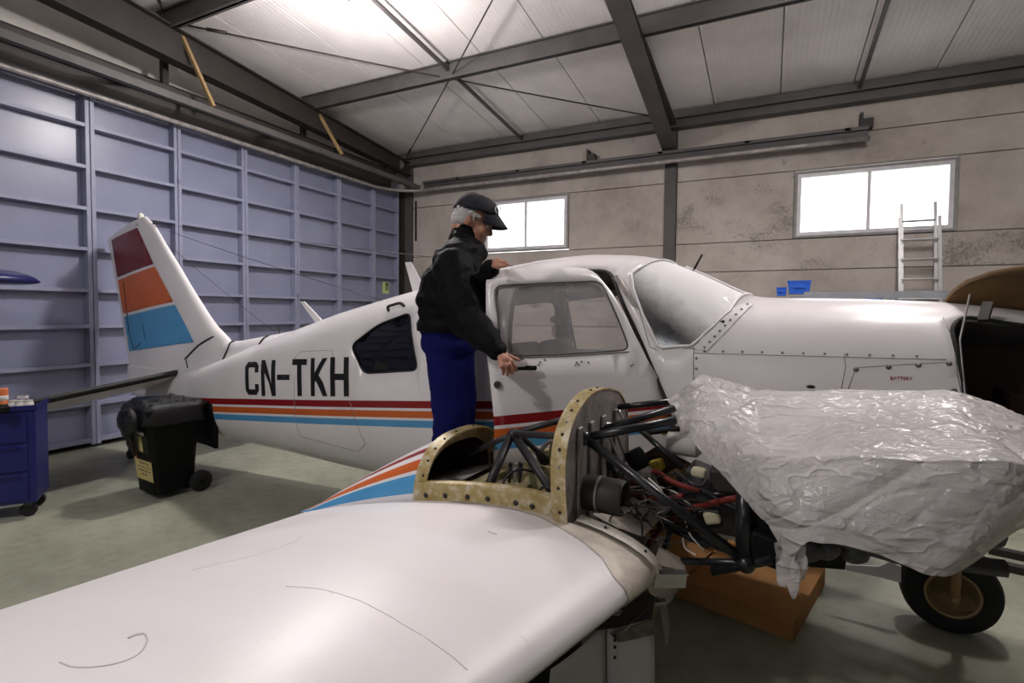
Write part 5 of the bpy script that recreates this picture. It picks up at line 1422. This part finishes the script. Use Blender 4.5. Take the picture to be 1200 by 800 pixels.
# blue tool cart with things on its top
K = at_z(44, 606, 0); kd = radians(57)
ct = empty('tool_cart', (K[0], K[1], 0), kd); tag(ct, 'dark blue metal tool cart on castors at the left edge', 'cart')
def lp(par, px, py, z):                        # local point of a thing at height z under a pixel
    p = at_z(px, py, z)-np.array(par.location); a = par.rotation_euler.z
    return (p[0]*cos(a)+p[1]*sin(a), -p[0]*sin(a)+p[1]*cos(a))
CT = .935
bevel(MB().box2((-.95, 0, .13), (0, .42, CT-.03)).build('cabinet', 'cart_blue', ct), .012, 2)
b = MB(); b.box2((-.96, -.01, CT-.03), (.01, .43, CT-.02)); 
o = b.build('top_tray', 'black_plastic', ct)
b = MB(); b.box2((-.96, -.012, CT-.03), (.012, -.004, CT+.012)); b.box2((.004, -.012, CT-.03), (.012, .43, CT+.012)); b.box2((-.96, .422, CT-.03), (.012, .43, CT+.012)); b.build('tray_lip', 'cart_blue', ct)
for z in (.16, .40, .64):
    o = bevel(MB().box2((-.9, -.014, z), (-.05, .0, z+.22)).build('drawer', 'cart_blue', ct), .006, 1); MB().box2((-.85, -.024, z+.185), (-.10, -.012, z+.205)).build('drawer_pull', 'navy_plastic', o)
for x in (-.88, -.07):
    for y in (.08, .35):
        o = MB().lathe([(.0, -.018), (.05, -.018), (.058, -.01), (.058, .01), (.05, .018), (0, .018)], 18, (x, y, .058), 'Y').build('castor', 'rubber', ct, True, 40); MB().box2((x-.03, y-.025, .09), (x+.03, y+.025, .135)).build('castor_fork', 'steel_grey', o)
def top_thing(px, py, name, build, label, cat, group=None):
    x, y = lp(ct, px, py, CT-.02); a = kd
    e = empty(name, (K[0]+x*cos(a)-y*sin(a), K[1]+x*sin(a)+y*cos(a), CT-.02)); tag(e, label, cat, group); build(e); return e
def cup(e):
    MB().lathe([(.0, 0), (.028, 0), (.031, .01), (.031, .042), (.026, .05), (0, .05)], 18).build('jar', 'cup_white', e, True, 40); MB().lathe([(.024, .048), (.028, .05), (.028, .066), (0, .068)], 18).build('lid', 'label_white', e, True, 40)
for i, (px, py) in enumerate(((15.5, 478), (24.5, 478), (34, 477.5))):
    top_thing(px, py, 'white_jar', cup, ['small white jar on the blue cart, leftmost of three', 'small white jar on the blue cart, middle of three', 'small white jar on the blue cart, nearest the bin'][i], 'jar', 'white jars on the cart')
def can(e):
    MB().lathe([(0, 0), (.045, 0), (.045, .13), (.04, .135), (0, .135)], 20).build('can_body', 'orange_can', e, True, 40); MB().lathe([(.0455, .03), (.0455, .075)], 20).build('can_label', 'label_white', e, True)
top_thing(2, 473, 'spray_can', can, 'orange and white tin on the blue cart at the left edge', 'tin')
def tool(e): bevel(MB().box((0, 0, .03), (.22, .09, .055)).build('tool_body', 'black_plastic', e), .012, 2)
top_thing(-4, 483, 'power_tool', tool, 'black tool box beside the white jars on the blue cart', 'tool box')
def clampb(e):
    MB().lathe([(0, 0), (.04, 0), (.04, .05), (.036, .05), (.036, .01), (0, .01)], 18).build('glass_wall', 'acrylic', e, True, 40)
top_thing(27, 470, 'glass_bowl', clampb, 'small clear bowl behind the white jars on the blue cart', 'bowl')
# wing tip of another aircraft reaching in at the left edge
W0 = at_x(0, 330, -6.9); wt = empty('other_wing_tip', tuple(W0)); tag(wt, 'white and navy wing tip of another aircraft at the left edge', 'wing tip')
R_ = []
for y, k in ((-1.6, 1), (-.6, 1), (-.1, .98), (.12, .85), (.22, .6), (.27, .3), (.285, .02)):
    R_.append([(x*k*.45, y, z) for x, z in ((-1, 0), (-.5, .10*k), (0, .12*k+.012), (.6, .08*k), (1, 0), (.6, -.02*k), (0, -.03*k), (-.5, -.02*k))])
b = MB(); b.grid(R_, 0, True); b.build('tip_fairing', 'navy_plastic', wt, True)
b = MB(); R_ = [[(x*.46, y, z+.006) for x, z in ((-1, 0), (-.5, .10), (0, .132), (.6, .08), (1, 0))] for y in (-1.6, -.5, -.22)]; b.grid(R_); b.build('wing_skin', 'white_paint', wt, True)
MB().rod((0, -1.3, -.02), (0, -1.3, -W0[2]), .08, .08, 0, (0, 1, 0)).build('trestle_post', 'steel_grey', wt)
MB().box2((-.4, -1.6, -W0[2]), (.4, -1.0, -W0[2]+.05)).build('trestle_foot', 'steel_grey', wt)

# shelf rack behind the nose with blue bins
RY = 8.45
s0 = at_y(944, 346, RY); s1 = at_y(1128, 347, RY)
rk = empty('shelf_rack', (s0[0], RY, 0)); tag(rk, 'grey steel shelf rack against the wall behind the aircraft nose', 'rack')
LW = 3.1
for z in (.15, .75, 1.35): MB().box2((-.0, -.02, z), (LW, .36, z+.03)).build('shelf_board', 'shelf_grey', rk)
RZ = float(s0[2])
for z in (.12, .72, 1.32, RZ-.045): MB().box2((-.0, -.035, z), (LW, -.018, z+.095)).build('front_beam', 'shelf_grey', rk)
MB().rod((0, -.02, RZ), (-.5, .2, RZ-.12), .05, .05).build('sloping_brace', 'shelf_grey', rk)
for x in (0, 1.0, 2.05, 3.08):
    for y in (-.03, .34): MB().box2((x-.02, y-.02, 0), (x+.02, y+.02, RZ+.05)).build('upright', 'shelf_grey', rk)
def pbin(x, y, z, sx, sy, sz, label, m='bin_bin'):
    e = empty('storage_bin', (x, y, z)); tag(e, label, 'bin', 'small storage bins on the rack')
    b = MB(); b.grid([[(px*sx/2*k, py*sy/2*k, zz*sz) for px, py in ((-1, -1), (1, -1), (1, 1), (-1, 1))] for k, zz in ((.85, 0), (1, .92), (1.06, .92), (1.06, 1), (.96, 1), (.82, .06))], 0, True); b.f += [(0, 1, 2, 3), (20, 21, 22, 23)]; b.mi += [0, 0]
    b.build('bin_shell', m, e)
    b = MB(); b.box2((-sx*.25, -sy*.5-.012, sz*.45), (sx*.25, -sy*.5+.0, sz*.7)); b.build('label_slot', m, e)
q = at_y(936, 343, 8.65)
pbin(q[0], 8.65, float(at_y(936, 344.5, 8.65)[2]), 0.29, .26, .19, 'larger bright blue storage bin above the aircraft nose', 'bin_blue')
q2 = at_y(921, 343, 8.65); pbin(q2[0]-.06, 8.60, float(at_y(921, 346.5, 8.6)[2]), .13, .2, .12, 'small bright blue storage bin left of the larger blue one', 'bin_blue')
MB().box2((q2[0]-.12-s0[0], .02, RZ-.07), (.5, .40, RZ-.05)).build('side_tray', 'shelf_grey', rk)
for i, (px, m, w_) in enumerate(((967, 'label_white', .10), (985, 'bin_blue', .14), (1000, 'cardboard', .16), (1022, 'bin_blue', .2), (1040, 'label_white', .1))):
    q = at_y(px, 352, 8.65); e = MB().box((0, 0, .10), (w_, .2, .20)).build('carton', m); e.location = (q[0], 8.64, 1.38); e.scale = (1, 1, 3.05); bevel(e, .005, 1)
    tag(e, ['white carton under the rack beam, left', 'blue carton under the rack beam beside the white one', 'brown carton in the middle under the rack beam', 'wide blue carton under the rack beam', 'white carton under the rack beam left of the ladder'][i], 'carton', 'cartons on the rack')
# ladder
la = at_y(1057, 345, 9.62); lb = at_y(1089, 343, 9.62); top = at_y(1070, 245, 9.70)
lx = (la[0]+lb[0])/2; ld_ = empty('ladder', (lx, 9.0, 0)); tag(ld_, 'aluminium two section extension ladder leaning under the right window', 'ladder')
LT = float(at_y(1070, 238, 9.66)[2]); w_ = .20
def lpt(x, z, o_=0): f = z/LT; return (x, .10+f*.56-o_, z)
for s in (-1, 1):
    MB().rod(lpt(s*w_, .02), lpt(s*w_, LT), .016, .04).build('inner_stile', 'aluminium', ld_)
    MB().rod(lpt(s*(w_+.035), .0, .07), lpt(s*(w_+.035), LT-.22, .07), .016, .04).build('outer_stile', 'aluminium', ld_)
for k in range(int(LT/.29)):
    z = .25+k*.29
    if z < LT-.12: MB().tube([lpt(-w_, z), lpt(w_, z)], .016, 8).build('rung', 'aluminium', ld_)
    if z < LT-.3: MB().tube([lpt(-w_-.03, z+.0, .07), lpt(w_+.03, z+.0, .07)], .016, 8).build('rung', 'aluminium', ld_)

# ================================================================== THE MAN
DM = 3.00                                        # his distance from the camera
foot = np.array(at_dep(529, 585, DM)); fz = .735
fwd = CR.copy(); fwd[2] = 0; 
rd = ray(530, 360); rd = np.array([rd[0], rd[1], 0]); rd /= np.linalg.norm(rd)
Fv = np.array([rd[1], -rd[0], 0])                # across the view, to the right
PA = atan2(Fv[1], Fv[0])
PO = np.array([foot[0], foot[1], fz])
man = empty('person', tuple(PO), PA)
tag(man, 'man in navy cap, black bomber jacket and blue trousers leaning at the open cabin door', 'person')
def pl(px, py, d=DM):                            # pixel at a distance -> person local
    p = at_dep(px, py, d)-PO; a = PA
    return Vector((p[0]*cos(a)+p[1]*sin(a), -p[0]*sin(a)+p[1]*cos(a), p[2]))
# near side is -y, far side +y
# --- body: one skin from head to feet (mostly under clothes)
ear = pl(549, 258, DM-.08); SZ = DM/2.80; HC = ear+Vector((0, .078*SZ, 0)); HT_ = radians(20)
HR = Matrix.Rotation(HT_, 3, 'Y')                # pitch the head down
def hp(x, y, z): return HC+HR @ Vector((x*SZ, y*SZ, z*SZ))
neckb = pl(544, 293, DM)
shN, shF = pl(533, 312, DM-.20), pl(546, 310, DM+.20)
DE, DH = 2.68, 2.49                            # near elbow and hand distances
elN, wrN = pl(545, 374, DE), pl(584, 411, DH)
DF = 2.70
elF, wrF = pl(566, 350, 3.0), pl(575, 313, DF)
hipN, hipF = pl(523, 395, DM-.09), pl(530, 395, DM+.09)
knN, knF = pl(527, 492, DM-.04), pl(535, 490, DM+.10)
anN, anF = pl(522, 578, DM-.0), pl(536, 573, DM+.2)
anN.z = .09; anF.z = .09
RS = SZ
body = [('e', hp(.012, 0, .045), (.100, .078, .095), HR), ('e', hp(.060, 0, -.02), (.060, .060, .078), HR), ('e', hp(.062, 0, -.07), (.056, .052, .036), HR), ('e', hp(.100, 0, -.092), (.024, .026, .02), HR),
        ('s', hp(.112, 0, .03), .011, hp(.132, 0, -.012), .0155), ('e', hp(.118, .012, -.018), (.013, .010, .009), HR), ('e', hp(.118, -.012, -.018), (.013, .010, .009), HR),
        ('s', hp(.098, .04, .034), .013, hp(.106, .012, .03), .014), ('s', hp(.098, -.04, .034), .013, hp(.106, -.012, .03), .014),
        ('e', hp(.085, .042, -.015), (.028, .024, .028), HR), ('e', hp(.085, -.042, -.015), (.028, .024, .028), HR),
        ('e', hp(.112, 0, -.048), (.012, .024, .007), HR), ('e', hp(.109, 0, -.061), (.012, .021, .008), HR),
        ('e', hp(-.004, .076, .0), (.019, .009, .029), HR), ('e', hp(-.004, -.076, .0), (.019, .009, .029), HR),
        ('s', hp(-.02, 0, -.04), .058, neckb, .064),
        ('s', neckb, .07, pl(531, 335), .15), ('e', pl(533, 335), (.13, .19, .17)), ('e', pl(526, 380), (.10, .12, .12)), ('s', pl(531, 345), .12, pl(525, 385), .10),
        ('s', shN, .06, elN, .045), ('s', elN, .046, wrN, .030), ('s', shF, .062, elF, .048), ('s', elF, .046, wrF, .030),
        ('s', hipN, .075, knN, .06), ('s', knN, .058, anN, .04), ('s', hipF, .075, knF, .06), ('s', knF, .058, anF, .04),
        ('s', anN, .045, anN+Vector((.14, 0, -.045)), .035), ('s', anF, .045, anF+Vector((.14, 0, -.045)), .035)]
blob('body', body, .0065, 'skin_tone', man, 3, size=SZ)
# --- hands
def hand(name, wrist, palm_dir, palm_nrm, tips, thumb):
    """tips: per finger list of joint points from the knuckle."""
    parts = []
    kn = [f[0] for f in tips]
    for k in kn: parts.append(('s', wrist+palm_dir*.012, .017, k, .0125))
    parts.append(('e', wrist+palm_dir*.045, (.030, .030, .030)))
    for f in tips:
        r = .0100
        for a, b_ in zip(f, f[1:]): parts.append(('s', a, r, b_, r-.0010)); r -= .0010
    for a, b_, r in zip(thumb, thumb[1:], (.0135, .0115, .010)): parts.append(('s', a, r, b_, r-.0015))
    return blob(name, parts, .0030, 'skin_tone', man, 2)
dh = DH-.02
W_ = pl(584.5, 412, dh)
tips = []
for k, (kx, ky, mx, my, tx, ty, dd) in enumerate(((598.5, 423, 603.5, 428, 604.5, 433.5, .02), (596.5, 427, 600.5, 433, 600, 437.5, .0), (592.5, 428.5, 595.5, 435, 594.5, 439, -.02), (587.8, 428.5, 590, 434.5, 589.5, 437.8, -.035))):
    tips.append([pl(kx, ky, dh+dd*.5-.012), pl(mx, my, dh+dd*.3+.0), pl(tx, ty, dh+.02)])
hand('right_hand', W_, (pl(593, 426, dh)-W_).normalized(), None, tips, [pl(590, 414, dh+.02), pl(598, 418, dh+.03), pl(604, 420, dh+.035), pl(607.5, 421.5, dh+.04)])
dl_ = DF-.03
W2 = pl(575, 312.5, dl_+.03); tips = []
for k in range(4):
    d = dl_+.035-.024*k; y = 307.0+.3*k
    tips.append([pl(586+.6*k, y, d), pl(590.5+.8*k, y-.4, d-.004), pl(594.5+.6*k-abs(k-1.5), y+2.2, d-.006)])
hand('left_hand', W2, (pl(586, 307, dl_)-W2).normalized(), None, tips, [pl(579, 311, dl_-.05), pl(586, 311, dl_-.075), pl(591, 311, dl_-.085)])
# --- jacket
jk = [('e', pl(541, 296), (.105, .20, .075)), ('e', pl(536, 312), (.135, .225, .11)), ('e', pl(532, 335), (.185, .225, .15)), ('e', pl(529, 352), (.19, .215, .13)), ('e', pl(527, 366), (.175, .20, .08)), ('e', pl(526, 377), (.165, .192, .06)),
      ('s', pl(541, 284, DM), .078, pl(545, 276, DM), .074), ('s', pl(548, 285, DM), .068, pl(556, 296, DM), .07),
      ('s', pl(530, 306, DM-.15), .095, pl(531, 316, DM-.22), .10), ('s', pl(531, 314, DM-.22), .10, pl(541, 360, DE+.02), .092), ('s', pl(541, 358, DE+.02), .094, elN+Vector((.0, 0, .0)), .088), ('s', elN, .090, pl(562, 388, DE-.08), .074), ('s', pl(562, 388, DE-.08), .074, pl(574, 401, DH+.02), .058), ('s', pl(575, 402, DH+.02), .05, pl(581.5, 409, DH+.005), .046),
      ('s', pl(543, 306, DM+.12), .095, pl(546, 315, DM+.20), .09), ('s', shF, .09, elF, .078), ('s', elF, .076, pl(572, 322, DF+.04), .052), ('s', pl(572, 322, DF+.04), .05, pl(574.5, 315, DF+.01), .044)]
jacket = blob('jacket', jk, .010, 'jacket_black', man, 5, .03, .07, size=SZ)
R_ = []                                            # upturned collar
for k in range(21):
    a = radians(-150+300*k/20); c0_ = pl(546, 284); r = .085*SZ
    R_.append([c0_+Vector((r*.88*cos(a)+.0, r*sin(a), z_+.032*(1-cos(a))*.5-.015*cos(a))) + Vector((.035*z_*0, 0, 0)) for z_ in (-.045, -.01, .022)]+[c0_+Vector((r*.98*cos(a), r*1.1*sin(a), -.005+.032*(1-cos(a))*.5-.015*cos(a))), c0_+Vector((r*1.05*cos(a), r*1.15*sin(a), -.04))])
o = MB().grid(R_).build('collar', 'jacket_black', jacket, True); o.modifiers.new('t', 'SOLIDIFY').thickness = .004
cuff = MB(); q0, q1 = pl(576, 403.5, DH+.018), pl(583, 410.5, DH); cuff.tube([q0, (q0+q1)/2, q1], [.050, .050, .043], 16); cuff.build('cuff', 'jacket_black', jacket, True)
hem = MB(); c0_ = pl(526, 383); hem.grid([[c0_+Vector((rx*cos(a), ry*sin(a), z_)) for a in [2*pi*k/24 for k in range(24)]] for rx, ry, z_ in ((.171, .203, .045), (.184, .218, .02), (.182, .216, -.02), (.160, .19, -.03))], 0, True); hem.build('waistband', 'jacket_black', jacket, True)
b = MB(); c0_ = pl(574, 325, DM-.12); b.lathe([(0, .003), (.020, .002), (.022, 0)], 14, c0_+Vector((-.025, .0, 0)), 'Y', R=Matrix.Rotation(pi, 3, 'Z')); b.build('chest_badge', 'red_emblem', jacket)
# reflective crinkles sit on the back of the shoulder in the photo as sheen only
# --- trousers
tr_ = [('e', pl(526, 382), (.160, .192, .11)), ('e', pl(527, 402), (.155, .18, .10)), ('s', pl(522, 410, DM-.05), .108, pl(529, 492, DM-.04), .098), ('s', pl(529, 492, DM-.04), .098, anN+Vector((0, 0, .06)), .080),
       ('s', pl(533, 410, DM+.09), .108, pl(537, 490, DM+.10), .096), ('s', pl(537, 490, DM+.12), .092, anF+Vector((0, 0, .06)), .080), ('s', pl(538, 425, DM-.02), .08, pl(544, 470, DM), .07)]
tro = blob('trousers', tr_, .011, 'trousers_blue', man, 5, .022, .09, size=SZ)
for an in (anN, anF):
    blob('shoe', [('e', an+Vector((-.02, 0, -.05)), (.05, .045, .045)), ('s', an+Vector((.02, 0, -.045)), .045, an+Vector((.15, 0, -.058)), .036), ('e', an+Vector((.06, 0, -.07)), (.13, .046, .02))], .008, 'black_plastic', man, 2)
MB().tube([pl(529, 380, DM-.19), pl(531, 388, DM-.19)], .006, 6).build('zip_pull', 'silver', jacket)
# --- hair, ears, glasses, cap
hair = [('e', hp(-.048, 0, .008), (.047, .066, .058), HR), ('e', hp(-.02, 0, .050), (.080, .081, .05), HR)]
for s in (-1, 1): hair += [('e', hp(-.030, s*.062, .015), (.040, .020, .045), HR), ('s', hp(.0, s*.076, .045), .012, hp(.05, s*.073, .040), .009), ('s', hp(.022, s*.077, .035), .009, hp(.024, s*.076, .012), .006)]
blob('hair', hair, .005, 'grey_hair', man, 2, .006, .015, size=SZ)
for s in (-1, 1):
    MB().sphere(hp(.102, s*.032, .010), .012, 12, 8).build('eye', 'label_white', man, True)
    MB().sphere(hp(.1105, s*.032, .010), .006, 10, 6).build('iris', 'dark_lens', man, True)
    MB().tube(spline([hp(.105, s*.05, .036), hp(.115, s*.032, .040), hp(.116, s*.015, .036)], 3), .005, 6).build('eyebrow', 'grey_hair', man, True)
gl = MB()
for s in (-1, 1):
    gl.tube([hp(.127+.004*cos(a), s*.034+.024*cos(a)*1.0, .006+.018*sin(a)) for a in [2*pi*k/16 for k in range(16)]], .0018, 6, False, 0, True)
    gl.tube([hp(.125, s*.058, .012), hp(.06, s*.080, .016), hp(.0, s*.082, .022)], .0022, 6)
gl.tube([hp(.127, -.010, .010), hp(.131, 0, .013), hp(.127, .010, .010)], .002, 6)
g_ = gl.build('glasses', 'steel_grey', man, True)
cp = MB(); R_ = []
for i in range(9):
    a = pi/2*i/8; rr = cos(a)**.8; z_ = .062+.100*sin(a)
    R_.append([hp(.020+.112*rr*cos(b_)+.01*(cos(b_)), .0915*rr*sin(b_), z_+.020*cos(b_)*rr*(1-i/8)) for b_ in [2*pi*k/32 for k in range(32)]])
cp.grid(R_, 0, True)
cap = cp.build('cap', 'cap_navy', man, True); cap.modifiers.new('t', 'SOLIDIFY').thickness = .004
bm_ = MB(); R_ = []
for i in range(6):
    f = i/5; row = []
    for k in range(13):
        a = radians(-68+136*k/12); r0x, r0y = .118, .088
        x = .02+(r0x+.075*f*cos(a)**.7)*cos(a); y = (r0y-.004*f)*sin(a)
        row.append(hp(x, y, .083+.018*cos(a)-.052*f*(cos(a)**.5)-.018*abs(sin(a))*f-.03*sin(a)**2))
    R_.append(row)
bm_.grid(R_); o = bm_.build('cap_brim', 'cap_navy', cap, True); o.modifiers.new('t', 'SOLIDIFY').thickness = .004
MB().sphere(hp(.022, 0, .164), (.008, .008, .005), 10, 6).build('cap_button', 'cap_button', cap, True)
em = MB(); 
em.tube([hp(.021+.112*cos(a_)+.012, .0915*sin(a_), z2) for a_, z2 in [(radians(-34+13*cos(q)), .116+.020*sin(q)) for q in [2*pi*k/20 for k in range(16)]]], .0032, 6)
em.build('cap_emblem', 'white_emblem', cap, True)
for q in range(3):
    b_ = radians(60*q+30); R2 = []
    P = []
    for i in range(15):
        a = pi*i/14; rr = abs(cos(a))**.8; sgn = 1 if cos(a) >= 0 else -1
        P.append(hp(.020+.1135*rr*sgn*cos(b_)+.01*cos(b_)*sgn, .093*rr*sgn*sin(b_), .0625+.101*sin(a)))
    MB().tube(P, .0014, 4).build('cap_seam', 'cap_button', cap, True)
